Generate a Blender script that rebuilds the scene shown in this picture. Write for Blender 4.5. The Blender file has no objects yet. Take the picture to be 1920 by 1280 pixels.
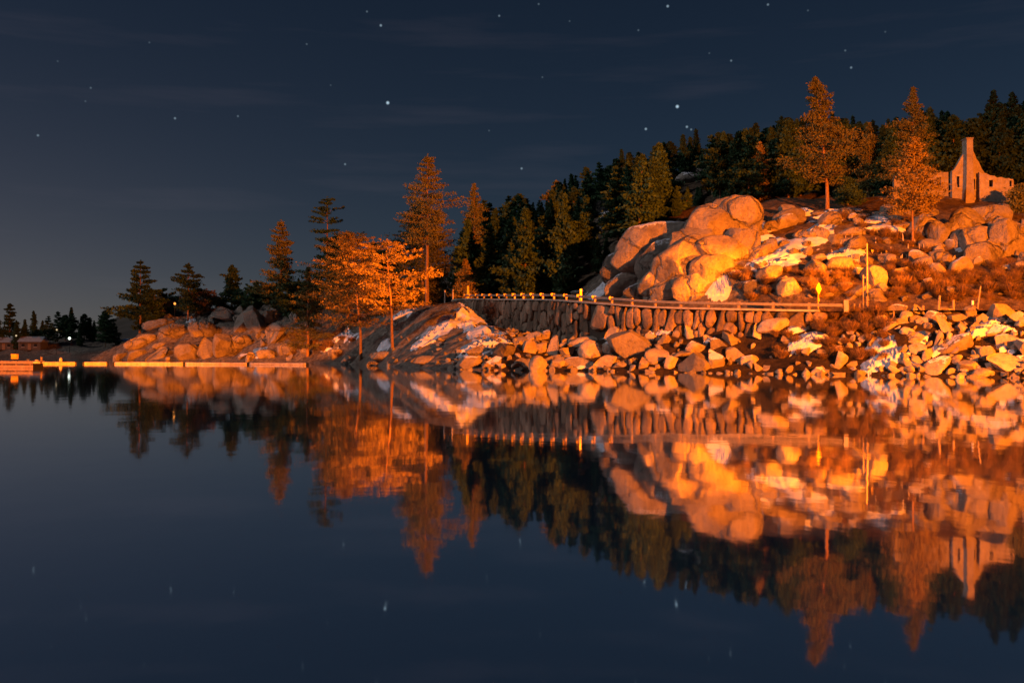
import bpy, bmesh, math, random
import numpy as np
from mathutils import Vector, Matrix, Euler

random.seed(7); np.random.seed(7)
SC = bpy.context.scene
COL = SC.collection
R = math.radians
F = 1867.0            # focal length in pixels of the 1920-wide photograph
CAMH = 1.5

# ------------------------------------------------------------------ camera
cam_d = bpy.data.cameras.new('camera'); cam = bpy.data.objects.new('camera', cam_d); COL.objects.link(cam)
cam_d.lens = 35.0; cam_d.sensor_width = 36.0; cam_d.clip_start = 0.1; cam_d.clip_end = 20000
CAMR = Euler((R(90 + 0.74), 0, 0)).to_matrix() @ Matrix.Rotation(R(0.24), 3, 'Z')
cam.matrix_world = Matrix.Translation((0, 0, CAMH)) @ CAMR.to_4x4()
SC.camera = cam

# ------------------------------------------------------------------ night sky and moon
MOON_EL, MOON_AZ = 31.0, -104.0         # the moon stands over the left shore, a little behind the camera (azimuth from +Y towards +X)
world = bpy.data.worlds.new('World'); SC.world = world; world.use_nodes = True
wn = world.node_tree; wn.nodes.clear()
def N(nt, typ, **kw):
    n = nt.nodes.new(typ)
    for k, v in kw.items():
        if k.startswith('i_'):
            key = k[2:]; key = int(key) if key.isdigit() else key.replace('_', ' ')
            n.inputs[key].default_value = v
        else: setattr(n, k, v)
    return n
def MATH(nt, op, a, b=None, clamp=False):
    n = nt.nodes.new('ShaderNodeMath'); n.operation = op; n.use_clamp = clamp
    for i, v in enumerate((a, b)):
        if v is None: continue
        if isinstance(v, (int, float)): n.inputs[i].default_value = v
        else: nt.links.new(v, n.inputs[i])
    return n.outputs[0]
w_out = N(wn, 'ShaderNodeOutputWorld'); w_bg = N(wn, 'ShaderNodeBackground')
sky = N(wn, 'ShaderNodeTexSky', sky_type='NISHITA', sun_disc=False)
sky.sun_elevation = R(MOON_EL); sky.sun_rotation = R(MOON_AZ); sky.altitude = 2000; sky.air_density = 1.0; sky.dust_density = 0.3; sky.ozone_density = 1.5
SKY_STRENGTH = 0.0118
tc = N(wn, 'ShaderNodeTexCoord')
sep = N(wn, 'ShaderNodeSeparateXYZ'); wn.links.new(tc.outputs['Generated'], sep.inputs[0])
skysc = N(wn, 'ShaderNodeVectorMath', operation='MULTIPLY'); wn.links.new(sky.outputs[0], skysc.inputs[0])
skysc.inputs[1].default_value = (SKY_STRENGTH * 0.60, SKY_STRENGTH * 0.70, SKY_STRENGTH * 0.79)
# town glow low on the horizon, strongest over the far shore
zc = MATH(wn, 'MAXIMUM', sep.outputs['Z'], 0.0)
gl = MATH(wn, 'POWER', 2.718, MATH(wn, 'MULTIPLY', zc, -9.0))
dl = N(wn, 'ShaderNodeVectorMath', operation='DOT_PRODUCT'); wn.links.new(tc.outputs['Generated'], dl.inputs[0]); dl.inputs[1].default_value = Vector((-0.62, 0.78, 0)).normalized()
az = MATH(wn, 'POWER', MATH(wn, 'MAXIMUM', dl.outputs['Value'], 0.0), 10.0)
glow = MATH(wn, 'MULTIPLY', gl, az)
glc = N(wn, 'ShaderNodeVectorMath', operation='SCALE'); glc.inputs[0].default_value = (0.095, 0.062, 0.060); wn.links.new(glow, glc.inputs['Scale'])
add = N(wn, 'ShaderNodeVectorMath', operation='ADD'); wn.links.new(skysc.outputs[0], add.inputs[0]); wn.links.new(glc.outputs[0], add.inputs[1])
# thin high cloud
mp = N(wn, 'ShaderNodeMapping'); mp.inputs['Scale'].default_value = (2.2, 2.2, 22.0); wn.links.new(tc.outputs['Generated'], mp.inputs['Vector'])
cn = N(wn, 'ShaderNodeTexNoise', i_Scale=1.6, i_Detail=4.0, i_Roughness=0.55); wn.links.new(mp.outputs[0], cn.inputs['Vector'])
cm = N(wn, 'ShaderNodeMapRange'); cm.inputs[1].default_value = 0.56; cm.inputs[2].default_value = 0.80; wn.links.new(cn.outputs[0], cm.inputs[0])
clc = N(wn, 'ShaderNodeVectorMath', operation='SCALE'); clc.inputs[0].default_value = (0.012, 0.009, 0.010); wn.links.new(cm.outputs[0], clc.inputs['Scale'])
add2 = N(wn, 'ShaderNodeVectorMath', operation='ADD'); wn.links.new(add.outputs[0], add2.inputs[0]); wn.links.new(clc.outputs[0], add2.inputs[1])
last = add2.outputs[0]
STARS = [(727,193,1.0),(1270,200,1.0),(1211,242,.55),(1288,238,.5),(1296,243,.3),(714,48,.5),(1252,12,.55),(1440,9,.35),(936,30,.3),(978,316,.4),
         (647,308,.32),(328,222,.36),(446,218,.22),(71,254,.32),(1371,114,.3),(1596,127,.36),(1585,95,.2),(170,165,.18),(575,83,.16),(688,22,.22),
         (1197,57,.18),(1017,145,.14),(917,245,.13),(1515,20,.14),(280,80,.12),(1068,40,.12),(1010,8,.2),(160,190,.12),(1660,60,.12),(1330,100,.12),(108,115,.1),(620,160,.1)]
for sx, sy, sb in STARS:
    d = CAMR @ Vector(((sx - 960) / F, (640 - sy) / F, -1)); d.normalize()
    dn = N(wn, 'ShaderNodeVectorMath', operation='DISTANCE'); wn.links.new(tc.outputs['Generated'], dn.inputs[0]); dn.inputs[1].default_value = d
    mr = N(wn, 'ShaderNodeMapRange', interpolation_type='SMOOTHSTEP'); rad = 0.0013 + 0.0010 * sb
    mr.inputs[1].default_value = 0.0; mr.inputs[2].default_value = rad; mr.inputs[3].default_value = 0.75 * sb ** 1.15; mr.inputs[4].default_value = 0.0
    wn.links.new(dn.outputs['Value'], mr.inputs[0])
    sc_ = N(wn, 'ShaderNodeVectorMath', operation='SCALE'); sc_.inputs[0].default_value = (0.62, 0.85, 1.0); wn.links.new(mr.outputs[0], sc_.inputs['Scale'])
    ad = N(wn, 'ShaderNodeVectorMath', operation='ADD'); wn.links.new(last, ad.inputs[0]); wn.links.new(sc_.outputs[0], ad.inputs[1]); last = ad.outputs[0]
wn.links.new(last, w_bg.inputs['Color']); w_bg.inputs['Strength'].default_value = 1.0
wn.links.new(w_bg.outputs[0], w_out.inputs[0])

sun_d = bpy.data.lights.new('moon', 'SUN'); sun = bpy.data.objects.new('moon', sun_d); COL.objects.link(sun)
sun_d.energy = 0.82; sun_d.angle = R(0.5); sun_d.color = (1.0, 0.93, 0.92)
mdir = Vector((math.cos(R(MOON_EL)) * math.sin(R(MOON_AZ)), math.cos(R(MOON_EL)) * math.cos(R(MOON_AZ)), math.sin(R(MOON_EL))))
sun.rotation_euler = mdir.to_track_quat('Z', 'Y').to_euler()

vs = SC.view_settings
vs.view_transform = 'Standard'; vs.look = 'None'; vs.exposure = 0.0; vs.gamma = 1.0; vs.use_curve_mapping = False
SC.cycles.use_denoising = True
SC.cycles.max_bounces = 5; SC.cycles.diffuse_bounces = 2; SC.cycles.glossy_bounces = 3
SC.cycles.sample_clamp_indirect = 3.0
SODIUM = (1.0, 0.185, 0.006)

# ------------------------------------------------------------------ helpers
def hz(px): return 660.0 + 8.0 * px / 1920.0
def X_(px, D): return (px - 960.0) / F * D
def Z_(px, py, D): return CAMH + (hz(px) - py) / F * D
def W(px, py, D): return Vector((X_(px, D), D, Z_(px, py, D)))

def h3(ix, iy, iz, seed):
    v = np.sin(ix * 127.1 + iy * 311.7 + iz * 191.3 + seed * 74.7) * 43758.5453
    return v - np.floor(v)
def noise3(p, seed=0):
    p = np.asarray(p, float); i = np.floor(p); f = p - i; f = f * f * (3 - 2 * f)
    out = 0
    for dx in (0, 1):
        for dy in (0, 1):
            for dz in (0, 1):
                w = (f[..., 0] if dx else 1 - f[..., 0]) * (f[..., 1] if dy else 1 - f[..., 1]) * (f[..., 2] if dz else 1 - f[..., 2])
                out = out + w * h3(i[..., 0] + dx, i[..., 1] + dy, i[..., 2] + dz, seed)
    return out * 2 - 1
def fbm(p, oct=4, seed=0, gain=0.5):
    a = 1.0; s = 0; p = np.asarray(p, float)
    for o in range(oct):
        s = s + a * noise3(p, seed + o * 13); p = p * 2.03; a *= gain
    return s
def fbm2(x, y, scale, oct=4, seed=0, gain=0.5):
    return fbm(np.stack([np.asarray(x) / scale, np.asarray(y) / scale, np.zeros_like(np.asarray(x, float))], -1), oct, seed, gain)

def mesh_np(name, verts, faces, smooth=False):
    me = bpy.data.meshes.new(name)
    me.from_pydata([tuple(v) for v in verts], [], [tuple(f) for f in faces])
    if smooth: me.polygons.foreach_set('use_smooth', [True] * len(me.polygons))
    me.update(); return me
def quads_mesh(name, V):
    """V: (n,4,3) array of separate quads."""
    n = len(V); me = bpy.data.meshes.new(name)
    me.vertices.add(n * 4); me.vertices.foreach_set('co', V.reshape(-1).astype(np.float32))
    me.loops.add(n * 4); me.loops.foreach_set('vertex_index', np.arange(n * 4, dtype=np.int32))
    me.polygons.add(n); me.polygons.foreach_set('loop_start', np.arange(0, n * 4, 4, dtype=np.int32)); me.polygons.foreach_set('loop_total', np.full(n, 4, dtype=np.int32))
    me.update(calc_edges=True); return me
def link(name, me, mat=None, parent=None, loc=None):
    o = bpy.data.objects.new(name, me); COL.objects.link(o)
    if mat is not None and me is not None and len(me.materials) == 0: me.materials.append(mat)
    if parent is not None: o.parent = parent
    if loc is not None: o.location = loc
    return o
def empty(name, loc=(0, 0, 0), rz=0.0):
    o = bpy.data.objects.new(name, None); COL.objects.link(o); o.location = loc; o.rotation_euler = (0, 0, rz); o.empty_display_size = 0.3; return o
def tag(o, label, cat, group=None):
    o['label'] = label; o['category'] = cat
    if group: o['group'] = group
    return o
def structure(o): o['kind'] = 'structure'; return o

class MB:
    def __init__(s): s.v = []; s.f = []
    def add(s, v, f):
        b = len(s.v); s.v += [tuple(p) for p in v]; s.f += [tuple(i + b for i in q) for q in f]; return s
    def box(s, c, d, rot=None):
        m = rot if rot is not None else Matrix.Identity(3); c = Vector(c); v = []
        for z in (-1, 1):
            for x, y in ((-1, -1), (1, -1), (1, 1), (-1, 1)):
                v.append(c + m @ Vector((x * d[0] / 2, y * d[1] / 2, z * d[2] / 2)))
        return s.add(v, [(3, 2, 1, 0), (4, 5, 6, 7), (0, 1, 5, 4), (1, 2, 6, 5), (2, 3, 7, 6), (3, 0, 4, 7)])
    def tube(s, pts, rads, n=8, caps=True):
        pts = [Vector(p) for p in pts]; b = len(s.v)
        for i, p in enumerate(pts):
            t = (pts[min(i + 1, len(pts) - 1)] - pts[max(i - 1, 0)])
            if t.length < 1e-6: t = Vector((0, 0, 1))
            t.normalize(); a = t.cross(Vector((0, 1, 0)) if abs(t.y) < 0.9 else Vector((1, 0, 0))).normalized(); c = t.cross(a)
            for k in range(n):
                q = 2 * math.pi * k / n; s.v.append(tuple(p + (a * math.cos(q) + c * math.sin(q)) * rads[i]))
        for i in range(len(pts) - 1):
            for k in range(n):
                k2 = (k + 1) % n; s.f.append((b + i * n + k, b + i * n + k2, b + (i + 1) * n + k2, b + (i + 1) * n + k))
        if caps:
            s.f.append(tuple(b + k for k in reversed(range(n)))); s.f.append(tuple(b + (len(pts) - 1) * n + k for k in range(n)))
        return s
    def build(s, name, mat, parent=None, smooth=False, loc=None):
        return link(name, mesh_np(name, s.v, s.f, smooth), mat, parent, loc)

# ------------------------------------------------------------------ materials
def new_mat(name):
    m = bpy.data.materials.new(name); m.use_nodes = True; nt = m.node_tree
    b = nt.nodes['Principled BSDF']; b.inputs['Roughness'].default_value = 0.85; b.inputs['Specular IOR Level'].default_value = 0.25
    return m, nt, b
def ramp(nt, fac, stops):
    r = nt.nodes.new('ShaderNodeValToRGB'); cr = r.color_ramp
    while len(cr.elements) < len(stops): cr.elements.new(0.5)
    for e, (p, c) in zip(cr.elements, stops): e.position = p; e.color = (*c, 1)
    nt.links.new(fac, r.inputs[0]); return r.outputs[0]
def noise(nt, scale, detail=4, rough=0.55, vec=None):
    n = nt.nodes.new('ShaderNodeTexNoise'); n.inputs['Scale'].default_value = scale; n.inputs['Detail'].default_value = detail; n.inputs['Roughness'].default_value = rough
    if vec is not None: nt.links.new(vec, n.inputs['Vector'])
    return n.outputs[0]
def mixc(nt, fac, a, b, mode='MIX'):
    m = nt.nodes.new('ShaderNodeMix'); m.data_type = 'RGBA'; m.blend_type = mode
    for idx, v in ((0, fac), (6, a), (7, b)):
        if isinstance(v, (int, float)): m.inputs[idx].default_value = v
        elif isinstance(v, tuple): m.inputs[idx].default_value = (*v, 1)
        else: nt.links.new(v, m.inputs[idx])
    return m.outputs[2]
def bump(nt, b, h, strength, dist):
    n = nt.nodes.new('ShaderNodeBump'); n.inputs['Strength'].default_value = strength; n.inputs['Distance'].default_value = dist
    nt.links.new(h, n.inputs['Height']); nt.links.new(n.outputs[0], b.inputs['Normal'])
def geo(nt): return nt.nodes.new('ShaderNodeNewGeometry')
def objrand(nt): return nt.nodes.new('ShaderNodeObjectInfo').outputs['Random']

def rock_material(name, c0, c1, c2, snow=0.0, bmp=0.5, cracks=0.0, vary=0.75):
    m, nt, b = new_mat(name); g = geo(nt); pos = g.outputs['Position']
    n1 = noise(nt, 0.45, 5, 0.6, pos); n2 = noise(nt, 2.6, 6, 0.65, pos); n3 = noise(nt, 14.0, 3, 0.6, pos)
    col = ramp(nt, n1, [(0.32, c0), (0.52, c1), (0.70, c2)])
    col = mixc(nt, 0.55, col, ramp(nt, n2, [(0.30, (0.34, 0.32, 0.30)), (0.5, (0.86, 0.85, 0.84)), (0.68, (1, 1, 1))]), 'MULTIPLY')
    col = mixc(nt, 0.35, col, ramp(nt, n3, [(0.35, (0.45, 0.44, 0.42)), (0.6, (1, 1, 1))]), 'MULTIPLY')
    var = MATH(nt, 'ADD', MATH(nt, 'MULTIPLY', objrand(nt), vary), 0.95 - vary * 0.55)
    sc = nt.nodes.new('ShaderNodeVectorMath'); sc.operation = 'SCALE'; nt.links.new(col, sc.inputs[0]); nt.links.new(var, sc.inputs['Scale']); col = sc.outputs[0]
    if snow > 0:
        sx = nt.nodes.new('ShaderNodeSeparateXYZ'); nt.links.new(g.outputs['Normal'], sx.inputs[0])
        up = MATH(nt, 'ADD', sx.outputs['Z'], MATH(nt, 'MULTIPLY', MATH(nt, 'SUBTRACT', n2, 0.5), 0.9))
        mr = nt.nodes.new('ShaderNodeMapRange'); mr.inputs[1].default_value = 1.0 - snow; mr.inputs[2].default_value = 1.08 - snow; nt.links.new(up, mr.inputs[0])
        col = mixc(nt, mr.outputs[0], col, (0.74, 0.76, 0.82))
    nt.links.new(col, b.inputs['Base Color'])
    hgt = MATH(nt, 'ADD', MATH(nt, 'MULTIPLY', n2, 1.0), MATH(nt, 'MULTIPLY', n3, 0.35))
    if cracks > 0:
        nv = nt.nodes.new('ShaderNodeTexNoise'); nv.inputs['Scale'].default_value = 0.5; nv.inputs['Detail'].default_value = 4; nt.links.new(pos, nv.inputs['Vector'])
        ad = nt.nodes.new('ShaderNodeVectorMath'); ad.operation = 'MULTIPLY_ADD'; nt.links.new(nv.outputs['Color'], ad.inputs[0]); ad.inputs[1].default_value = (3.0, 3.0, 3.0); nt.links.new(pos, ad.inputs[2])
        vo = nt.nodes.new('ShaderNodeTexVoronoi'); vo.feature = 'DISTANCE_TO_EDGE'; vo.inputs['Scale'].default_value = cracks; nt.links.new(ad.outputs[0], vo.inputs['Vector'])
        cr = nt.nodes.new('ShaderNodeMapRange'); cr.inputs[1].default_value = 0.0; cr.inputs[2].default_value = 0.055; nt.links.new(vo.outputs['Distance'], cr.inputs[0])
        hgt = MATH(nt, 'ADD', hgt, MATH(nt, 'MULTIPLY', cr.outputs[0], 0.9))
        cr2 = nt.nodes.new('ShaderNodeMapRange'); cr2.inputs[1].default_value = 0.0; cr2.inputs[2].default_value = 0.022; cr2.inputs[3].default_value = 0.45; cr2.inputs[4].default_value = 1.0; nt.links.new(vo.outputs['Distance'], cr2.inputs[0])
        sk = nt.nodes.new('ShaderNodeVectorMath'); sk.operation = 'SCALE'; nt.links.new(col, sk.inputs[0]); nt.links.new(cr2.outputs[0], sk.inputs['Scale']); nt.links.new(sk.outputs[0], b.inputs['Base Color'])
    bump(nt, b, hgt, min(1.0, bmp * 1.6), 0.55)
    return m
M = {}
M['granite'] = rock_material('granite', (0.27, 0.23, 0.19), (0.40, 0.35, 0.30), (0.50, 0.45, 0.39), bmp=0.7, cracks=0.15, vary=0.3)
M['rubble'] = rock_material('rubble', (0.14, 0.12, 0.10), (0.32, 0.28, 0.235), (0.50, 0.45, 0.38), bmp=0.35, vary=0.1)
M['granite_snow'] = rock_material('granite_snow', (0.22, 0.19, 0.16), (0.33, 0.29, 0.25), (0.42, 0.38, 0.33), snow=0.30, bmp=0.7, cracks=0.15)
M['riprap'] = rock_material('riprap', (0.26, 0.225, 0.18), (0.40, 0.35, 0.29), (0.50, 0.45, 0.38), bmp=0.35)
M['riprap_snow'] = rock_material('riprap_snow', (0.22, 0.19, 0.16), (0.33, 0.29, 0.25), (0.44, 0.40, 0.34), snow=0.24, bmp=0.35)
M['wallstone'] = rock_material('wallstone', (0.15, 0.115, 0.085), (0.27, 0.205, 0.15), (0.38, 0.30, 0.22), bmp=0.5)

def terrain_material():
    m, nt, b = new_mat('hillside_ground'); g = geo(nt); pos = g.outputs['Position']
    n1 = noise(nt, 0.18, 5, 0.6, pos); n2 = noise(nt, 1.5, 6, 0.65, pos); n3 = noise(nt, 7.0, 4, 0.6, pos)
    dirt = ramp(nt, n2, [(0.30, (0.045, 0.032, 0.022)), (0.5, (0.13, 0.085, 0.052)), (0.68, (0.23, 0.165, 0.105))])
    rock = ramp(nt, n2, [(0.30, (0.07, 0.062, 0.054)), (0.48, (0.22, 0.197, 0.17)), (0.66, (0.38, 0.345, 0.30))])
    at = nt.nodes.new('ShaderNodeAttribute'); at.attribute_name = 'rock'
    sx = nt.nodes.new('ShaderNodeSeparateXYZ'); nt.links.new(g.outputs['Normal'], sx.inputs[0])
    f = MATH(nt, 'ADD', at.outputs['Fac'], MATH(nt, 'MULTIPLY', MATH(nt, 'SUBTRACT', n1, 0.5), 1.6))
    f = MATH(nt, 'ADD', f, MATH(nt, 'MULTIPLY', MATH(nt, 'SUBTRACT', 0.8, sx.outputs['Z']), 1.0), clamp=True)
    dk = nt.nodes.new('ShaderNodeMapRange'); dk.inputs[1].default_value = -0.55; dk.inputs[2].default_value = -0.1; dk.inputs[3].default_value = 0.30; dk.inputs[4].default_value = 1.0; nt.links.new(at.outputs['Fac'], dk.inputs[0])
    ds = nt.nodes.new('ShaderNodeVectorMath'); ds.operation = 'SCALE'; nt.links.new(dirt, ds.inputs[0]); nt.links.new(dk.outputs[0], ds.inputs['Scale']); dirt = ds.outputs[0]  # soil among the riprap painted darker, putting shade into the gaps between boulders
    col = mixc(nt, f, dirt, rock)
    col = mixc(nt, 0.4, col, ramp(nt, n3, [(0.35, (0.4, 0.38, 0.36)), (0.62, (1, 1, 1))]), 'MULTIPLY')
    nt.links.new(col, b.inputs['Base Color'])
    bump(nt, b, MATH(nt, 'ADD', n2, MATH(nt, 'MULTIPLY', n3, 0.6)), 1.0, 0.7)
    return m
M['ground'] = terrain_material()
def plain(name, c0, c1, scale=3.0, rough=0.8, bmp=0.2, dist=0.03, spec=0.25, metal=0.0):
    m, nt, b = new_mat(name); g = geo(nt); n = noise(nt, scale, 4, 0.6, g.outputs['Position'])
    nt.links.new(ramp(nt, n, [(0.3, c0), (0.7, c1)]), b.inputs['Base Color']); b.inputs['Roughness'].default_value = rough; b.inputs['Specular IOR Level'].default_value = spec; b.inputs['Metallic'].default_value = metal
    if bmp: bump(nt, b, n, bmp, dist)
    return m
M['snow'] = plain('old_snow', (0.46, 0.49, 0.56), (0.66, 0.69, 0.77), 1.6, 0.7, 0.5, 0.25)
M['mortar'] = plain('wall_core', (0.025, 0.019, 0.014), (0.06, 0.045, 0.035), 2.0)
M['asphalt'] = plain('asphalt', (0.035, 0.035, 0.035), (0.065, 0.062, 0.058), 5.0)
M['concrete'] = plain('weathered_concrete', (0.26, 0.23, 0.19), (0.42, 0.38, 0.32), 2.5)
M['steel'] = plain('galvanized_rail', (0.20, 0.19, 0.175), (0.32, 0.30, 0.28), 4.0, 0.55, 0.05)
M['woodpost'] = plain('timber_post', (0.20, 0.14, 0.09), (0.34, 0.25, 0.17), 6.0)
M['yellow'] = plain('yellow_reflector', (0.80, 0.52, 0.03), (0.88, 0.60, 0.05), 6.0, 0.5, 0.0)
M['white'] = plain('white_paint', (0.74, 0.74, 0.74), (0.84, 0.84, 0.84), 6.0, 0.5, 0.0)
M['black'] = plain('black_paint', (0.015, 0.015, 0.015), (0.03, 0.03, 0.03), 6.0, 0.5, 0.0)
M['dockwood'] = plain('dock_plank', (0.36, 0.26, 0.17), (0.55, 0.42, 0.30), 4.0)
M['log'] = plain('pale_boom_log', (0.30, 0.25, 0.20), (0.62, 0.55, 0.46), 3.0)
M['housewall'] = rock_material('house_rubble', (0.26, 0.22, 0.18), (0.34, 0.295, 0.25), (0.41, 0.365, 0.31), bmp=0.4)
M['bark'] = plain('pine_bark', (0.12, 0.072, 0.045), (0.27, 0.165, 0.10), 5.0, 0.9, 0.6, 0.06)
M['darkroof'] = plain('dark_green_roof', (0.02, 0.035, 0.03), (0.035, 0.05, 0.045), 2.0)
M['cabin'] = plain('cabin_board', (0.08, 0.075, 0.07), (0.14, 0.13, 0.12), 2.0)
M['paleroof'] = plain('pale_roof', (0.22, 0.23, 0.25), (0.32, 0.33, 0.36), 2.0)
M['farhill'] = plain('far_hill_scrub', (0.05, 0.042, 0.033), (0.11, 0.09, 0.07), 0.02, 0.9, 0.0)
M['deadwood'] = plain('bleached_wood', (0.36, 0.30, 0.24), (0.52, 0.45, 0.38), 6.0)
def leaf_mat(name, c0, c1, sat=1.0):
    m, nt, b = new_mat(name); g = geo(nt)
    n = noise(nt, 0.9, 3, 0.6, g.outputs['Position'])
    col = ramp(nt, n, [(0.3, c0), (0.7, c1)])
    var = MATH(nt, 'ADD', MATH(nt, 'MULTIPLY', objrand(nt), 0.6), 0.7)
    sc = nt.nodes.new('ShaderNodeVectorMath'); sc.operation = 'SCALE'; nt.links.new(col, sc.inputs[0]); nt.links.new(var, sc.inputs['Scale'])
    nt.links.new(sc.outputs[0], b.inputs['Base Color']); b.inputs['Roughness'].default_value = 0.7
    tr = nt.nodes.new('ShaderNodeBsdfTranslucent'); nt.links.new(sc.outputs[0], tr.inputs['Color'])
    mx = nt.nodes.new('ShaderNodeMixShader'); mx.inputs[0].default_value = 0.25
    nt.links.new(b.outputs[0], mx.inputs[1]); nt.links.new(tr.outputs[0], mx.inputs[2]); nt.links.new(mx.outputs[0], nt.nodes['Material Output'].inputs[0])
    return m
M['needle'] = leaf_mat('pine_needles', (0.11, 0.112, 0.036), (0.165, 0.162, 0.052))
M['needle_dark'] = leaf_mat('fir_needles', (0.030, 0.068, 0.031), (0.050, 0.100, 0.046))
M['needle_gold'] = leaf_mat('golden_needles', (0.19, 0.145, 0.04), (0.29, 0.215, 0.06))
M['brush'] = leaf_mat('dry_brush', (0.075, 0.055, 0.028), (0.15, 0.105, 0.052))
def emit(name, col, s):
    m = bpy.data.materials.new(name); m.use_nodes = True; nt = m.node_tree; nt.nodes.clear()
    o = nt.nodes.new('ShaderNodeOutputMaterial'); e = nt.nodes.new('ShaderNodeEmission'); e.inputs[0].default_value = (*col, 1); e.inputs[1].default_value = s
    nt.links.new(e.outputs[0], o.inputs[0]); return m
M['lampwhite'] = emit('lit_white_globe', (0.9, 1.0, 0.85), 3.0)
M['lampwarm'] = emit('lit_warm_globe', (1.0, 0.75, 0.45), 0.7)
M['lampsodium'] = emit('lit_sodium_globe', (1.0, 0.32, 0.05), 2.0)
def water_material():
    m = bpy.data.materials.new('lake_water'); m.use_nodes = True; nt = m.node_tree; nt.nodes.clear()
    o = nt.nodes.new('ShaderNodeOutputMaterial'); g = geo(nt)
    gl = nt.nodes.new('ShaderNodeBsdfGlossy'); gl.inputs['Roughness'].default_value = 0.035; gl.inputs['Color'].default_value = (0.95, 0.97, 1.0, 1)
    df = nt.nodes.new('ShaderNodeBsdfDiffuse'); df.inputs['Color'].default_value = (0.060, 0.105, 0.17, 1)
    fr = nt.nodes.new('ShaderNodeLayerWeight'); fr.inputs['Blend'].default_value = 0.5      # facing = 1 - |N.I|
    f = MATH(nt, 'ADD', MATH(nt, 'MULTIPLY', fr.outputs['Facing'], 1.4), -0.38, clamp=True)
    mp = nt.nodes.new('ShaderNodeMapping'); mp.inputs['Scale'].default_value = (1.0, 0.6, 1.0); nt.links.new(g.outputs['Position'], mp.inputs[0])
    n = noise(nt, 1.1, 3, 0.5, mp.outputs[0])
    bp = nt.nodes.new('ShaderNodeBump'); bp.inputs['Strength'].default_value = 0.05; bp.inputs['Distance'].default_value = 0.05; nt.links.new(n, bp.inputs['Height'])
    nt.links.new(bp.outputs[0], gl.inputs['Normal'])
    mx = nt.nodes.new('ShaderNodeMixShader'); nt.links.new(f, mx.inputs[0]); nt.links.new(df.outputs[0], mx.inputs[1]); nt.links.new(gl.outputs[0], mx.inputs[2]); nt.links.new(mx.outputs[0], o.inputs[0])
    return m
M['water'] = water_material()

# ------------------------------------------------------------------ the lie of the land
ROADP = [(835, 190, 10.6), (845, 172, 10.2), (860, 156, 9.7), (880, 142, 9.3), (960, 124, 8.3), (1050, 110, 7.5), (1150, 100, 6.6), (1250, 94, 5.95), (1400, 88, 5.5), (1580, 84, 5.2),
         (1750, 81, 5.2), (1900, 79, 5.1), (2200, 75, 5.0), (2700, 70, 5.0)]
def smooth_path(P, n=60):
    out = []
    for i in range(len(P) - 1):
        p0 = P[max(i - 1, 0)]; p1 = P[i]; p2 = P[i + 1]; p3 = P[min(i + 2, len(P) - 1)]
        for k in range(n):
            t = k / n
            out.append([0.5 * (2 * p1[j] + (p2[j] - p0[j]) * t + (2 * p0[j] - 5 * p1[j] + 4 * p2[j] - p3[j]) * t * t + (3 * p1[j] - p0[j] - 3 * p2[j] + p3[j]) * t ** 3) for j in range(3)])
    out.append(list(P[-1])); return np.array(out)
RP = smooth_path([(X_(p, d), d, z) for p, d, z in ROADP])
RT = np.gradient(RP[:, :2], axis=0); RT /= np.linalg.norm(RT, axis=1)[:, None]
RN = np.stack([-RT[:, 1], RT[:, 0]], 1)         # points inland (path runs from the far left to the right)
if RN[-1, 1] < 0: RN = -RN
RS = np.concatenate([[0], np.cumsum(np.linalg.norm(np.diff(RP[:, :2], axis=0), axis=1))])
def road_at(px):
    """arc length where the road path shows at picture column px"""
    q = RP[:, 0] / RP[:, 1] * F + 960; i = int(np.argmin(np.abs(q - px))); return RS[i]
def road_pt(s, off=0.0):
    x = np.interp(s, RS, RP[:, 0]); y = np.interp(s, RS, RP[:, 1]); z = np.interp(s, RS, RP[:, 2])
    nx = np.interp(s, RS, RN[:, 0]); ny = np.interp(s, RS, RN[:, 1])
    return Vector((x + nx * off, y + ny * off, z)), Vector((ny, -nx, 0)).normalized(), Vector((nx, ny, 0)).normalized()

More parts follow.
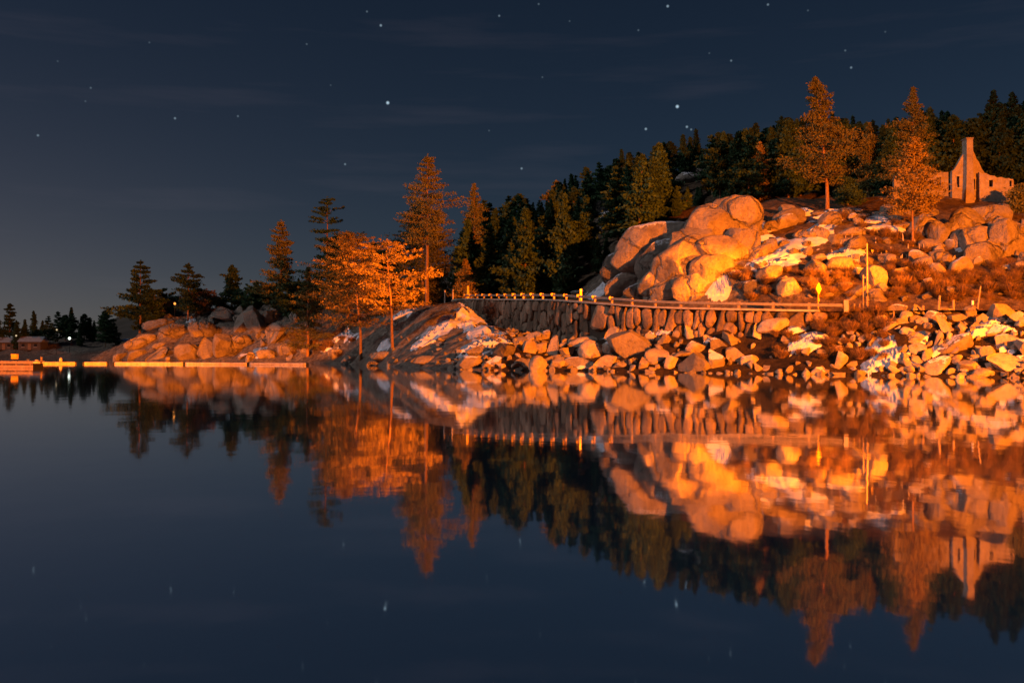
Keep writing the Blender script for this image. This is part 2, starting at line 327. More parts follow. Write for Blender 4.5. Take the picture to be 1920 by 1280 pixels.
SHORE = [(-900, 330), (-300, 320), (0, 305), (150, 290), (200, 262), (212, 212), (260, 198), (340, 189), (430, 181), (520, 168), (580, 158), (640, 142), (690, 128), (760, 114), (830, 101), (880, 94), (960, 93),
         (1100, 91.5), (1280, 86), (1440, 82), (1600, 78), (1750, 74), (1900, 70), (2050, 66), (2400, 58)]
C = []
for p, d in SHORE:
    C.append((X_(p, d), d, 0.05)); C.append((X_(p, d - 6), d - 6, -1.2)); C.append((X_(p, d - 18), d - 18, -2.6))
for p in (20, 90, 150, 190): 
    for d in (200, 235): C.append((X_(p, d), d, -2.5))
VIS = [(225,652,212),(240,640,216),(300,618,207),(300,602,222),(350,640,197),(400,640,196),(400,588,208),(470,574,208),(470,625,190),(540,572,198),(540,618,178),
       (600,645,164),(600,602,180),(650,625,158),(650,592,174),(700,645,137),(700,595,155),(700,566,168),(760,612,134),(760,562,152),(798,541,156),(850,556,143),(850,600,122),(850,633,114),(820,652,109),(800,622,121),(870,566,127),(862,560,134),
       (898,607,115),(928,631,107),(958,646,102),(960,670,98),(1040,640,102),(1450,603,84.5),(1040,665,97),(1150,660,93),(1280,650,88.5),(1440,650,84),
       (1520,640,81.5),(1600,640,80),(1600,600,81.5),(1750,600,79),(1750,650,76),(1900,600,76.5),(1900,650,73),(2050,600,75),
       (1700,562,92),(1700,520,97),(1700,480,102),(1700,430,108),(1820,400,116),(1760,374,125),(1820,374,126),(1900,376,126),(1680,372,126),(1920,480,98),(1920,560,88.5),(1820,560,90),(1820,500,98),
       (1550,545,94),(1550,480,103),(1550,430,110),(1550,392,118),(1430,545,98),(1430,480,107),(1430,430,114),(1430,405,120),(1300,545,103),(1300,480,110),(1300,435,118),(1400,395,125),
       (1200,545,110),(1200,490,117),(1200,455,125),(1120,547,121),(1080,545,135),(1000,547,146),(900,545,165),(1620,545,93),(1620,480,102),(1620,420,110),(1620,392,120),
       (1000,505,170),(1000,455,200),(1000,425,225),(1100,475,165),(1100,425,200),(1100,395,230),(1200,425,150),(1200,375,200),(1200,350,235),(1300,395,140),(1300,345,190),(1300,325,235),
       (1450,375,140),(1450,325,190),(1450,312,230),(1600,372,140),(1600,325,180),(1600,305,220),(1750,355,150),(1750,312,190),(1900,345,150),(1900,305,190),(2100,335,170),(2100,480,100),(2100,400,120),
       (900,500,190),(900,475,215),(800,520,205),(800,512,240),(700,545,210),(700,542,260),(600,562,220),(600,562,270),(500,572,240)]
for p, d, z in [(884, 137.5, 6.3), (900, 133.5, 5.0), (925, 128, 4.0), (960, 120.5, 3.3), (1000, 113.5, 3.1), (1050, 107, 3.0), (1100, 101.3, 3.1), (1150, 97, 3.2), (1200, 94.3, 3.4), (1250, 91.5, 3.6), (1350, 87.5, 3.7)]: C.append((X_(p, d), d, z))
for p, y, d in VIS: C.append((X_(p, d), d, Z_(p, y, d)))
for p, d, z in [(250, 250, 4), (300, 280, 4), (400, 250, 8), (450, 300, 8), (-800, 345, 5), (-300, 335, 4), (0, 325, 3.5), (150, 318, 3.5), (220, 318, 4), (300, 335, 6), (600, 335, 18), (900, 335, 30), (1100, 335, 40), (1300, 335, 48), (1600, 335, 48), (1900, 335, 48), (2300, 200, 38), (2300, 335, 45), (2500, 110, 16)]:
    C.append((X_(p, d), d, z))
C = np.array(C)
def rbf_fit(C):
    P = C[:, :2]; n = len(P); d = np.linalg.norm(P[:, None] - P[None], axis=2)
    A = np.zeros((n + 3, n + 3)); A[:n, :n] = -d + np.eye(n) * 0.4; A[:n, n] = 1; A[:n, n + 1:] = P; A[n, :n] = 1; A[n + 1:, :n] = P.T
    return np.linalg.solve(A, np.concatenate([C[:, 2], np.zeros(3)]))
RW = rbf_fit(C)
def rbf_eval(x, y):
    x = x.ravel(); y = y.ravel(); out = np.empty(len(x)); P = C[:, :2]
    for a in range(0, len(x), 20000):
        q = np.stack([x[a:a + 20000], y[a:a + 20000]], 1); d = np.linalg.norm(q[:, None] - P[None], axis=2)
        out[a:a + 20000] = -d @ RW[:-3] + RW[-3] + q @ RW[-2:]
    return out
STEP = 0.7; X0, X1, Y0, Y1 = -250.0, 170.0, 50.0, 340.0
gx = np.arange(X0, X1 + 0.1, STEP); gy = np.arange(Y0, Y1 + 0.1, STEP)
GX, GY = np.meshgrid(gx, gy)
GZ = rbf_eval(GX, GY).reshape(GX.shape)
GPX = GX / GY * F + 960
# broken, rocky relief
landm = np.clip((GZ + 0.3) / 2.0, 0, 1)
nz = fbm2(GX, GY, 7.0, 4, 3) * 0.55 + (0.35 - np.abs(fbm2(GX, GY, 4.0, 3, 21))) * 0.5
nz = nz + np.where(GPX < 945, 1.0, 0.0) * np.where(GY < 230, 1.0, 0.3) * ((0.3 - np.abs(fbm2(GX * 0.6 + GY * 0.5, GY * 1.1 - GX * 0.5, 3.2, 4, 33, 0.6))) * np.where((GPX > 690) & (GY < 140), 0.5, 1.1))
GZ = GZ + nz * landm
# the road bench
sub = RP[::6]; subn = RN[::6]
bestd = np.full(GX.shape, 1e9); sgn = np.zeros(GX.shape); rz = np.zeros(GX.shape)
for (x, y, z), (nx, ny) in zip(sub, subn):
    d2 = (GX - x) ** 2 + (GY - y) ** 2; m = d2 < bestd
    bestd = np.where(m, d2, bestd); sgn = np.where(m, (GX - x) * nx + (GY - y) * ny, sgn); rz = np.where(m, z, rz)
near = bestd < 14 ** 2
rawz = GZ.copy()
on = near & (sgn > -0.4) & (sgn < 7.5)
GZ = np.where(on, rz - 0.12, GZ)
k = np.clip((sgn - 7.5) / 5.0, 0, 1); k = k * k * (3 - 2 * k)
GZ = np.where(near & (sgn >= 7.5), (rz - 0.12) * (1 - k) + np.maximum(rawz, rz - 0.1) * k, GZ)
GZ = np.where(near & (sgn <= -0.4) & (sgn > -12), np.minimum(GZ, rz - 0.25 + np.minimum(0, (sgn + 1.2)) * 0.15), GZ)
def T(x, y):
    fx = np.clip((np.asarray(x, float) - X0) / STEP, 0, len(gx) - 1.001); fy = np.clip((np.asarray(y, float) - Y0) / STEP, 0, len(gy) - 1.001)
    i = fx.astype(int); j = fy.astype(int); a = fx - i; b = fy - j
    return GZ[j, i] * (1 - a) * (1 - b) + GZ[j, i + 1] * a * (1 - b) + GZ[j + 1, i] * (1 - a) * b + GZ[j + 1, i + 1] * a * b
def hit(px, py, d0=58.0, d1=335.0):
    """distance at which the line of sight through a pixel meets the land or the water"""
    px = np.atleast_1d(np.asarray(px, float)); py = np.atleast_1d(np.asarray(py, float))
    ds = np.arange(d0, d1, 0.5); D = ds[None, :]
    x = (px[:, None] - 960) / F * D; z = CAMH + ((660 + 8 * px / 1920 - py) / F)[:, None] * D
    g = np.maximum(T(x, np.broadcast_to(D, x.shape)), 0.0) >= z
    i = np.argmax(g, axis=1); out = ds[i]; out[~g.any(axis=1)] = np.nan
    return out
def hit1(px, py, d0=58.0):
    v = hit(px, py, d0)[0]; return None if np.isnan(v) else float(v)

nxg, nyg = len(gx), len(gy)
idx = np.arange(nxg * nyg).reshape(nyg, nxg)
fq = np.stack([idx[:-1, :-1], idx[:-1, 1:], idx[1:, 1:], idx[1:, :-1]], -1).reshape(-1, 4)
vz = GZ.ravel()
keep = (vz[fq].max(axis=1) > -2.2)
fq = fq[keep]
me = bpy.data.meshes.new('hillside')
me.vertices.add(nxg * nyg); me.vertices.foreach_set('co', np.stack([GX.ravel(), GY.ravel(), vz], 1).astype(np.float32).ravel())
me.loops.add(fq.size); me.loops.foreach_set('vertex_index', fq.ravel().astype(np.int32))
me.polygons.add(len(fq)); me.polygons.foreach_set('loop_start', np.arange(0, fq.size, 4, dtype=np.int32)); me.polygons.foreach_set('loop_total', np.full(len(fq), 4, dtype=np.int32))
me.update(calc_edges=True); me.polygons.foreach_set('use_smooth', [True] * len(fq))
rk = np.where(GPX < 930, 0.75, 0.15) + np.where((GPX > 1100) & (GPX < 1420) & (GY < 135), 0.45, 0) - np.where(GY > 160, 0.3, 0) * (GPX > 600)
rk = np.where((GZ < 4.8) & (GPX > 930), -0.6, rk); rk = np.where((GPX > 690) & (GPX < 930) & (GY < 140), 1.3, rk)  # negative value marks riprap soil whose colour is darkened as gap shade
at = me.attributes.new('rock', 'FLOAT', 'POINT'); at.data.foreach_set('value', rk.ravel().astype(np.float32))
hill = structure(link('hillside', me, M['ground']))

# lake, far land
v = [(-6000, -300, 0), (6000, -300, 0), (6000, 9000, 0), (-6000, 9000, 0)]
structure(link('lake_water', mesh_np('lake_water', v, [(0, 1, 2, 3)]), M['water']))
fx = np.linspace(-1600, 1600, 81); fy = np.concatenate([np.linspace(338, 600, 12), np.linspace(640, 2400, 30)])
FX, FY = np.meshgrid(fx, fy); FP = FX / FY * F + 960
FZ = 3.0 + (FY - 338) * 0.006 + fbm2(FX, FY, 180, 4, 5) * 4
FZ += 40 * np.exp(-((FP - 300) / 125) ** 2) * np.clip((FY - 500) / 400, 0, 1) + 46 * np.clip((FP - 330) / 260, 0, 1) * np.clip((FY - 338) / 300, 0, 1)
FZ = np.where(FY < 339, np.minimum(FZ, 2.5), FZ)
n1, n2 = len(fx), len(fy); ii = np.arange(n1 * n2).reshape(n2, n1)
ff = np.stack([ii[:-1, :-1], ii[:-1, 1:], ii[1:, 1:], ii[1:, :-1]], -1).reshape(-1, 4)
structure(link('far_hills', mesh_np('far_hills', np.stack([FX.ravel(), FY.ravel(), FZ.ravel()], 1), ff, True), M['farhill']))
# unseen bank added behind the camera to carry the assumed lamps; it swings round the bay on the right
bx = np.linspace(-160, 160, 41); by = np.linspace(-60, 60, 25); BX, BY = np.meshgrid(bx, by)
BZ = np.clip(np.maximum((-6 - BY) * 0.25, (BX - 78 - BY * 0.25) * 0.2), -0.6, 3.0) + fbm2(BX, BY, 6, 3, 8) * 0.15
ii = np.arange(41 * 25).reshape(25, 41); ff = np.stack([ii[:-1, :-1], ii[:-1, 1:], ii[1:, 1:], ii[1:, :-1]], -1).reshape(-1, 4)
structure(link('near_shore', mesh_np('near_shore', np.stack([BX.ravel(), BY.ravel(), BZ.ravel()], 1), ff, True), M['ground']))

# road
S0, S1 = road_at(838), RS[-1]
vv = []; ff = []
ss = np.linspace(S0, S1, 140)
for i, s in enumerate(ss):
    for o in (-1.0, 3.0, 7.0):
        p, _, _ = road_pt(s, o); vv.append((p.x, p.y, p.z + (0.03 if o == 3.0 else 0.0)))
    if i: b = i * 3; ff += [(b - 3, b - 2, b + 1, b), (b - 2, b - 1, b + 2, b + 1)]
structure(link('road', mesh_np('road', vv, ff), M['asphalt']))

# ------------------------------------------------------------------ boulders
def rock_mesh(seed, kind, sub=4):
    bm = bmesh.new(); bmesh.ops.create_icosphere(bm, subdivisions=sub, radius=1.0)
    me = bpy.data.meshes.new('boulder'); bm.to_mesh(me); bm.free()
    n = len(me.vertices); co = np.empty(n * 3, np.float32); me.vertices.foreach_get('co', co); co = co.reshape(-1, 3).astype(float)
    rs = np.random.RandomState(seed)
    if kind == 'angular':
        p = 2.2; npl = rs.randint(9, 13); dr = (0.30, 0.70); soft = 0.0
    elif kind == 'block':
        p = 2.9; npl = rs.randint(6, 9); dr = (0.62, 0.92); soft = 0.0
    elif kind == 'slab':
        p = 3.8; npl = rs.randint(3, 6); dr = (0.80, 1.0); soft = 0.0
    else:
        p = 2.0 + rs.rand() * 0.9; npl = rs.randint(3, 6); dr = (0.60, 0.88); soft = 0.0
    co /= ((np.abs(co) ** p).sum(1) ** (1 / p))[:, None]
    co += co * (fbm(co * 0.9 + seed * 3.1, 2, seed)[:, None] * (0.16 if kind == 'round' else 0.08))
    for _ in range(npl):
        nn = rs.normal(size=3); nn /= np.linalg.norm(nn); d = rs.uniform(*dr)
        e = co @ nn - d; co -= nn[None] * (np.where(e > 0, e, 0) * (1.0 if kind == 'angular' else 0.85))[:, None]
    co += co * (fbm(co * 3.0 + seed, 3, seed + 5)[:, None] * (0.022 if kind == 'angular' else 0.05))
    co -= (co.max(0) + co.min(0)) / 2; co /= (co.max(0) - co.min(0)) / 2
    me.vertices.foreach_set('co', co.astype(np.float32).ravel())
    me.polygons.foreach_set('use_smooth', [True] * len(me.polygons)); me.update()
    if kind != 'round': me.set_sharp_from_angle(angle=R(24 if kind == 'angular' else 30))
    return me
VAR = {}
for kind, cnt in (('angular', 14), ('round', 10), ('block', 6)):
    VAR[kind] = [rock_mesh(100 * len(kind) + i, kind) for i in range(cnt)]
VMAT = {}
def rock_variant(kind, i, matname):
    key = (kind, i, matname)
    if key not in VMAT:
        m = VAR[kind][i].copy(); m.materials.clear(); m.materials.append(M[matname]); VMAT[key] = m
    return VMAT[key]
PLACED = []
def boulder(px, py, w, h, kind='angular', tilt=0.0, mat='riprap', label=None, group=None, D=None, name='boulder', parent=None, depth=None, back=0.25):
    if D is None:
        D = hit1(px, py + h * 0.30)
        if D is None: D = 120.0
    if mat.startswith('riprap'): w *= 1.26; h *= 1.22
    wd, ht = w * D / F, h * D / F; dp = depth if depth else (wd * 0.55 + ht * 0.45)
    c = W(px, py, D + dp * back)
    i = random.randrange(len(VAR[kind]))
    o = bpy.data.objects.new(name, rock_variant(kind, i, mat)); COL.objects.link(o)
    sgnx = random.choice((-1, 1)); 
    o.rotation_euler = Euler((random.uniform(-.15, .15), R(tilt), random.uniform(-.35, .35)))
    o.scale = (wd / 2 * 1.04, dp / 2, ht / 2 * 1.06); o.location = c
    if parent: o.parent = parent
    else: tag(o, label or 'grey granite boulder', 'boulder', group)
    PLACED.append((c.x, c.y, max(wd, ht) / 2)); return o

# --- riprap boulders between the stone wall and the water
G1 = 'riprap boulders below the stone wall'; L1 = 'granite boulder in the riprap pile between the stone wall and the water'
R1 = [(878,684,44,27,'round',0,"loaf shaped boulder lit orange at the waterline below the snowy slope"),(912,688,14,13,'round',0,None),(926,681,26,20,'angular',-25,None),(958,629,13,10,'angular',10,"small orange boulder alone at the dark foot of the wall's left end"),
      (993,655,21,27,'round',0,"round upright boulder glowing orange beside a leaning one, above the waterline"),(1013,653,25,20,'round',-35,None),(985,683,30,22,'angular',-15,None),(1027,631,23,20,'round',0,None),(1038,655,18,42,'angular',22,"long boulder leaning against the pile under the wall's dark end"),(1046,682,30,19,'angular',-20,None),
      (1009,686,28,32,'round',0,None),(1063,662,24,22,'angular',0,None),(1112,660,42,38,'round',0,"large rounded grey boulder left of the tall orange slab"),(1092,684,52,24,'angular',0,None),(1100,641,62,16,'round',-8,None),(975,640,22,18,'angular',0,None),(1000,632,24,18,'angular',0,None),
      (1148,629,25,25,'angular',-10,None),(1172,622,23,14,'angular',-30,None),(1184,648,52,62,'angular',-32,"tallest orange slab of the riprap, leaning under the round wall stone"),(1137,682,36,26,'angular',-20,"wedge boulder at the waterline under the tallest orange slab"),(1165,685,28,16,'angular',0,None),(1148,655,32,28,'round',0,None),
      (1184,680,10,18,'angular',0,None),(1206,684,22,20,'angular',-30,None),(1231,670,36,30,'angular',0,"grey shaded boulder right of the tallest orange slab"),(1223,635,24,14,'block',28,None),(1250,641,22,20,'angular',0,None),(1297,622,20,38,'angular',0,"spiky upright boulder pointing up at the wall foot"),(1313,629,17,16,'angular',0,None),
      (1310,656,38,22,'angular',10,None),(1278,668,62,20,'angular',-18,"flat tilted slab lit orange above the biggest waterline boulder"),(1305,686,54,40,'angular',-10,"biggest orange boulder standing in the waterline below the wall"),(1340,680,38,36,'angular',-40,None),(1262,682,28,26,'angular',0,None),(1347,650,28,26,'angular',0,None),
      (1373,640,42,22,'angular',35,None),(1380,672,32,34,'angular',0,None),(1425,624,30,28,'angular',0,None),(1405,678,28,20,'block',0,"small snow topped block in the dark gap of the riprap"),(1437,692,46,19,'angular',0,"low flat boulder in the water at the end of the wall riprap"),(1450,613,46,26,'round',-12,"broad pinkish boulder under the end of the stone wall")]
for r in R1:
    px, py, w, h, kd, ti, lb = r
    boulder(px, py, w, h, kd, ti, 'riprap_snow' if (lb and 'snow' in lb) or random.random() < 0.22 else 'riprap', lb or L1, G1)
G2 = 'riprap boulders below the road bend'; L2 = 'granite boulder in the snowy riprap bank at the right edge'
R2 = [(1535,697,28,18,'angular',0,"pointed boulder in the water below the orange bushes"),(1575,680,26,36,'angular',0,"upright wedge boulder right of the dark waterline hollow"),(1600,694,17,12,'angular',0,None),(1613,701,16,12,'angular',0,None),(1590,617,26,14,'angular',0,None),(1618,620,20,14,'angular',0,None),
      (1678,586,36,25,'angular',-12,"wide orange boulder at the top of the bank right of the metal pole"),(1699,593,21,18,'round',-15,None),(1721,584,30,20,'angular',10,None),(1742,614,19,13,'round',0,"small round bright boulder in the middle of the snowy bank"),(1752,598,30,24,'round',20,None),(1795,596,24,16,'angular',-20,None),(1820,586,22,22,'block',-15,"square orange boulder just below the white marker post"),
      (1838,601,17,22,'angular',0,None),(1701,622,21,15,'round',0,None),(1671,614,24,18,'round',0,None),(1772,612,16,44,'angular',-25,None),(1701,638,46,20,'angular',-15,None),(1806,614,26,22,'angular',0,None),(1759,640,14,34,'angular',10,None),(1778,634,12,22,'angular',0,None),
      (1788,652,62,34,'round',-38,"long dark boulder with snow on top slanting across the bank"),(1738,668,17,30,'angular',22,None),(1702,677,19,26,'angular',-20,None),(1684,674,20,22,'round',0,None),(1798,674,23,15,'angular',-10,None),(1849,665,24,26,'round',0,"half lit round boulder above the large square slab"),(1830,673,22,13,'angular',0,None),
      (1884,684,62,40,'angular',28,"large square slab lit orange at the waterline by the right edge"),(1845,701,36,17,'round',0,None),(1800,707,12,11,'round',0,None),(1820,690,52,28,'angular',0,None),(1758,690,44,30,'round',-20,"snow capped grey boulder at the waterline of the right bank"),(1914,600,28,26,'angular',-20,None),(1880,593,42,36,'angular',0,"dark grey boulder at the top of the bank near the right edge"),
      (1913,677,18,18,'round',0,None),(1676,692,28,20,'angular',0,None),(1655,600,26,18,'angular',0,None),(1730,605,20,16,'angular',0,None),(1780,585,22,14,'angular',0,None),(1860,625,40,18,'angular',-25,None),(1895,640,44,22,'angular',0,None),(1720,655,26,20,'angular',0,None),(1690,605,22,14,'angular',0,None),(1940,660,50,40,'angular',0,None),(1945,600,40,30,'angular',0,None),(1715,600,18,14,'angular',0,None),(1770,583,20,14,'angular',0,None)]
for r in R2:
    px, py, w, h, kd, ti, lb = r
    boulder(px, py, w, h, kd, ti, 'riprap_snow' if (lb and 'snow' in lb) or random.random() < 0.42 else 'riprap', lb or L2, G2)
# --- smaller rubble filling the banks
def scatter(n, pxr, zr, size, kind, mat, label, group, seed, region=None, gap=0.75):
    rs = random.Random(seed); made = 0; tries = 0
    while made < n and tries < n * 60:
        tries += 1
        px = rs.uniform(*pxr); D = rs.uniform(66, 218 if pxr[1] < 600 else 175); x = X_(px, D); z = float(T(x, D))
        if not (zr[0] < z < zr[1]): continue
        if region and not region(px, D, z): continue
        r = rs.uniform(*size) * 0.5
        if any((x - a) ** 2 + (D - b) ** 2 < ((r + c) * gap) ** 2 for a, b, c in PLACED): continue
        i = rs.randrange(len(VAR[kind])); o = bpy.data.objects.new('boulder', rock_variant(kind, i, mat if rs.random() < 0.8 else 'riprap_snow')); COL.objects.link(o)
        o.scale = (r * rs.uniform(0.8, 1.3), r * rs.uniform(0.8, 1.2), r * rs.uniform(0.6, 1.0)); o.rotation_euler = (rs.uniform(-.6, .6), rs.uniform(-.6, .6), rs.uniform(0, 6.28))
        o.location = (x, D, z + o.scale[2] * 0.35); tag(o, label, 'boulder', group); PLACED.append((x, D, r)); made += 1
def beyond_wall(px, D, z):
    s = np.argmin((RP[:, 0] - X_(px, D)) ** 2 + (RP[:, 1] - D) ** 2); return ((X_(px, D) - RP[s, 0]) * RN[s, 0] + (D - RP[s, 1]) * RN[s, 1]) < -1.9
RUB = [rock_mesh(700 + i, 'angular', 2) for i in range(8)]
RUBV = []
for m_ in RUB:
    co = np.empty(len(m_.vertices) * 3, np.float32); m_.vertices.foreach_get('co', co); fi = np.empty(len(m_.polygons) * 3, np.int32); m_.polygons.foreach_get('vertices', fi); RUBV.append((co.reshape(-1, 3), fi.reshape(-1, 3)))
def rubble(n, pxr, zr, size, label, seed, region, gap=0.7):
    """stones too many and too small to pick apart, lying between the boulders: one mass"""
    rs = np.random.RandomState(seed); V = []; Fc = []; nb = 0; made = 0; local = []
    for _ in range(n * 12):
        if made >= n: break
        px = rs.uniform(*pxr); D = rs.uniform(64, 140); x = X_(px, D); z = float(T(x, D))
        if not (zr[0] < z < zr[1]) or not region(px, D, z): continue
        r = rs.uniform(*size) * 0.5
        if any((x - a_) ** 2 + (D - b_) ** 2 < ((r + c_) * gap) ** 2 for a_, b_, c_ in local): continue
        local.append((x, D, r)); co, fi = RUBV[rs.randint(8)]
        m_ = np.array(Euler((rs.uniform(-.7, .7), rs.uniform(-.7, .7), rs.uniform(0, 6.28))).to_matrix())
        v_ = (co * np.array([r * rs.uniform(.8, 1.35), r * rs.uniform(.8, 1.2), r * rs.uniform(.6, 1.0)])) @ m_.T + np.array([x, D, z + r * 0.25])
        V.append(v_); Fc.append(fi + nb); nb += len(v_); made += 1
    me = mesh_np('rubble', np.concatenate(V), np.concatenate(Fc).tolist(), True); me.set_sharp_from_angle(angle=R(28))
    o = link('rubble', me, M['rubble']); o['kind'] = 'stuff'; o['label'] = label; o['category'] = 'rubble'
def beyond_wall(px, D, z):
    s_ = np.argmin((RP[:, 0] - X_(px, D)) ** 2 + (RP[:, 1] - D) ** 2); return ((X_(px, D) - RP[s_, 0]) * RN[s_, 0] + (D - RP[s_, 1]) * RN[s_, 1]) < -1.9
rubble(240, (900, 1530), (-0.4, 4.4), (0.3, 0.85), 'loose rubble filling the gaps between riprap boulders below the stone wall', 3, beyond_wall)
rubble(260, (1540, 2010), (-0.4, 5.3), (0.3, 0.85), 'loose rubble filling the gaps of the snowy bank at the right', 4, beyond_wall)
rubble(70, (690, 945), (-0.3, 3.5), (0.25, 0.8), 'loose stones scattered over the grey slope left of the wall', 5, lambda px, D, z: D < 130, 1.2)
scatter(56, (1425, 1935), (9.0, 18.2), (0.8, 2.6), 'block', 'granite', 'granite boulder strewn on the slope between the road and the ruin', 'boulders on the slope', 6, lambda px, D, z: D < 124, 0.9)
scatter(26, (1425, 1935), (6.5, 12), (0.5, 1.4), 'angular', 'granite', 'small granite rock in the brush just above the road', 'rocks in the brush', 7, lambda px, D, z: 86 < D < 112 and not beyond_wall(px, D, z), 0.9)
scatter(34, (225, 560), (0.3, 10.5), (0.9, 2.6), 'angular', 'granite', 'granite block on the headland behind the boom', 'blocks on the headland', 8, lambda px, D, z: True, 0.8)
# --- hillside boulders and outcrops
def outcrop(name, label, base, blocks, mat):
    D0 = hit1(*base) or 110.0; o = empty(name, W(base[0], base[1], D0)); tag(o, label, 'rock outcrop')
    inv = Matrix.Translation(o.location).inverted()
    for (px, py, w, h, kd, ti, D) in blocks:
        b = boulder(px, py, w * 1.2, h * 1.15, kd, ti, mat, name='block', parent=o, back=0.18, depth=0.62 * min(w, h) * (hit1(px, py + h * 0.3) or 110.0) / F * 1.5); b.matrix_parent_inverse = inv
    return o
outcrop('granite_outcrop', 'tall domed granite outcrop of cracked blocks glowing orange above the road', (1330, 520),
        [(1386,418,70,88,'block',8,0),(1360,400,50,50,'block',-12,0),(1334,436,90,92,'block',-14,0),(1388,462,66,56,'block',10,0),(1345,476,74,60,'block',-10,0),(1296,468,84,74,'block',-28,0),(1290,505,112,90,'block',-30,0),(1255,525,96,60,'block',-32,0),(1335,512,70,60,'block',-8,0),(1370,440,40,52,'block',5,0),(1310,450,50,50,'block',-20,0),(1275,490,60,60,'block',-30,0)], 'granite')
outcrop('granite_slab', 'large smooth grey slab outcrop left of the glowing dome, with snow below', (1200, 520),
        [(1218,462,130,76,'round',-20,0),(1182,496,96,64,'round',-34,0),(1238,494,80,66,'block',-30,0),(1180,528,84,40,'block',-28,0),(1212,545,70,30,'block',-14,0),(1255,450,70,50,'block',-20,0)], 'granite_snow')
outcrop('roadside_rock', 'broad yellow lit rock bulging behind the guard rail under the dome', (1290, 556),
        [(1268,546,84,40,'block',-12,0),(1303,542,70,52,'block',0,0),(1235,553,50,22,'block',-10,0)], 'granite')
outcrop('boulder_cluster', 'heap of big rounded boulders stacked below the ruined house', (1835, 500),
        [(1843,480,58,48,'block',0,0),(1843,448,46,42,'block',0,0),(1815,422,58,56,'round',20,0),(1850,408,74,40,'block',0,0),(1886,452,46,72,'block',15,0),(1905,466,28,40,'round',8,0),(1868,432,44,48,'block',10,0),(1864,470,30,40,'block',0,0),(1825,455,40,50,'block',0,0)], 'granite')
HB = [(1732,427,54,44,'round',-8,"round smooth boulder bright orange right of the slim pine trunk"),(1747,460,48,25,'round',8,"flat oval boulder below the round smooth one"),(1766,482,46,26,'round',28,"tilted oval boulder lowest beside the boulder heap"),(1786,434,40,42,'round',15,"upper of two overlapping boulders at the left of the heap"),(1801,452,38,46,'round',20,"lower of two overlapping boulders at the left of the heap"),
      (1480,411,60,36,'block',-12,"blocky boulder right of the dome outcrop"),(1476,393,32,20,'block',0,"small block resting on the blocky boulder right of the dome"),(1447,426,26,24,'block',-10,"small cube shaped boulder between the dome and snowfield"),(1425,472,62,24,'round',-22,"long tilted boulder at the lower left edge of the snowfield"),
      (1525,441,50,16,'round',0,"oval boulder lying in the upper snowfield"),(1566,452,34,26,'block',0,"squarish boulder right of the snowfield"),(1480,540,46,40,'block',0,"flat faced rock lit orange just behind the guard rail"),(1405,545,44,36,'block',-5,"low rock behind the guard rail right of the bright snow patch"),(1605,553,58,30,'round',-20,"sloping pinkish boulder between the diamond sign and the pole"),
      (1575,536,44,12,'round',-8,"flat ledge boulder just right of the diamond sign"),(1640,522,44,48,'block',0,"tall smooth pink boulder behind the metal pole"),(1640,558,46,34,'block',0,"low smooth boulder at the foot of the metal pole"),(1716,489,28,22,'angular',0,"angular boulder below the slim pine trunk"),(1669,508,16,12,'round',0,"small pale snow dusted stone on the brushy slope"),
      (1655,402,42,13,'round',0,"low flat boulder on the crest left of the slim pine"),(1610,407,42,14,'round',-5,"low flat boulder on the crest right of the tall pine"),(1690,424,60,16,'round',0,"dark flat boulder left of the slim pine trunk"),(1600,436,60,20,'round',0,"broad low boulder right of the upper snowfield"),(1590,455,34,18,'block',0,"small orange boulder left of the pale stakes"),
      (1880,482,28,15,'round',0,"flat boulder at the right foot of the boulder heap"),(1910,424,18,18,'angular',0,"small pointed boulder right of the boulder heap"),(1800,506,18,18,'angular',0,"small boulder in the brush below the boulder heap"),(1906,506,24,20,'angular',0,"small boulder in the brush at the right edge"),(1540,400,36,12,'round',0,"low rock at the foot of the tall lit pine"),(1090,550,40,10,'round',0,"low rock by the road at the mouth of the snow gully"),
      (980,541,60,22,'round',0,"pale grey rock hump behind the left end of the guard rail"),(1040,548,40,12,'round',0,"low grey rock right of the pale rock hump"),(1128,392,34,30,'angular',0,"pale snowy crag standing in the dark forest"),(1128,425,28,40,'angular',0,"lower half of the snowy crag in the dark forest"),(1290,335,50,24,'round',0,"pale rock ledge high in the forest above the dome"),(1315,318,40,24,'round',0,"highest pale rock in the forest above the dome"),(1260,350,34,14,'round',0,"small rock ledge left of the forest ledges"),
      (1070,505,16,22,'angular',0,"small pale rock low in the dark forest"),(1130,500,16,24,'angular',0,"small pale rock beside the snow gully")]
for px, py, w, h, kd, ti, lb in HB:
    boulder(px, py, w, h, kd, ti, 'granite_snow' if ('snow' in lb and 'snowfield' not in lb) or py < 400 and px < 1350 else 'granite', lb)
# boulders round the parking place at the road's end
for (px, py, w, h, kd, lb) in [(826,537,24,20,'angular',"bright block left of the posts by the tall pine"),(848,532,26,24,'round',"bright round boulder among the posts by the tall pine"),(866,536,24,22,'angular',"pinkish boulder next to the yellow marker post"),(899,541,34,14,'round',"low pink rock right of the yellow marker post"),(800,546,22,12,'round',"bright rock at the foot of the tall pine"),(772,552,30,12,'round',"bright rock behind the golden pine")]:
    boulder(px, py, w, h, kd, 0, 'granite', lb)
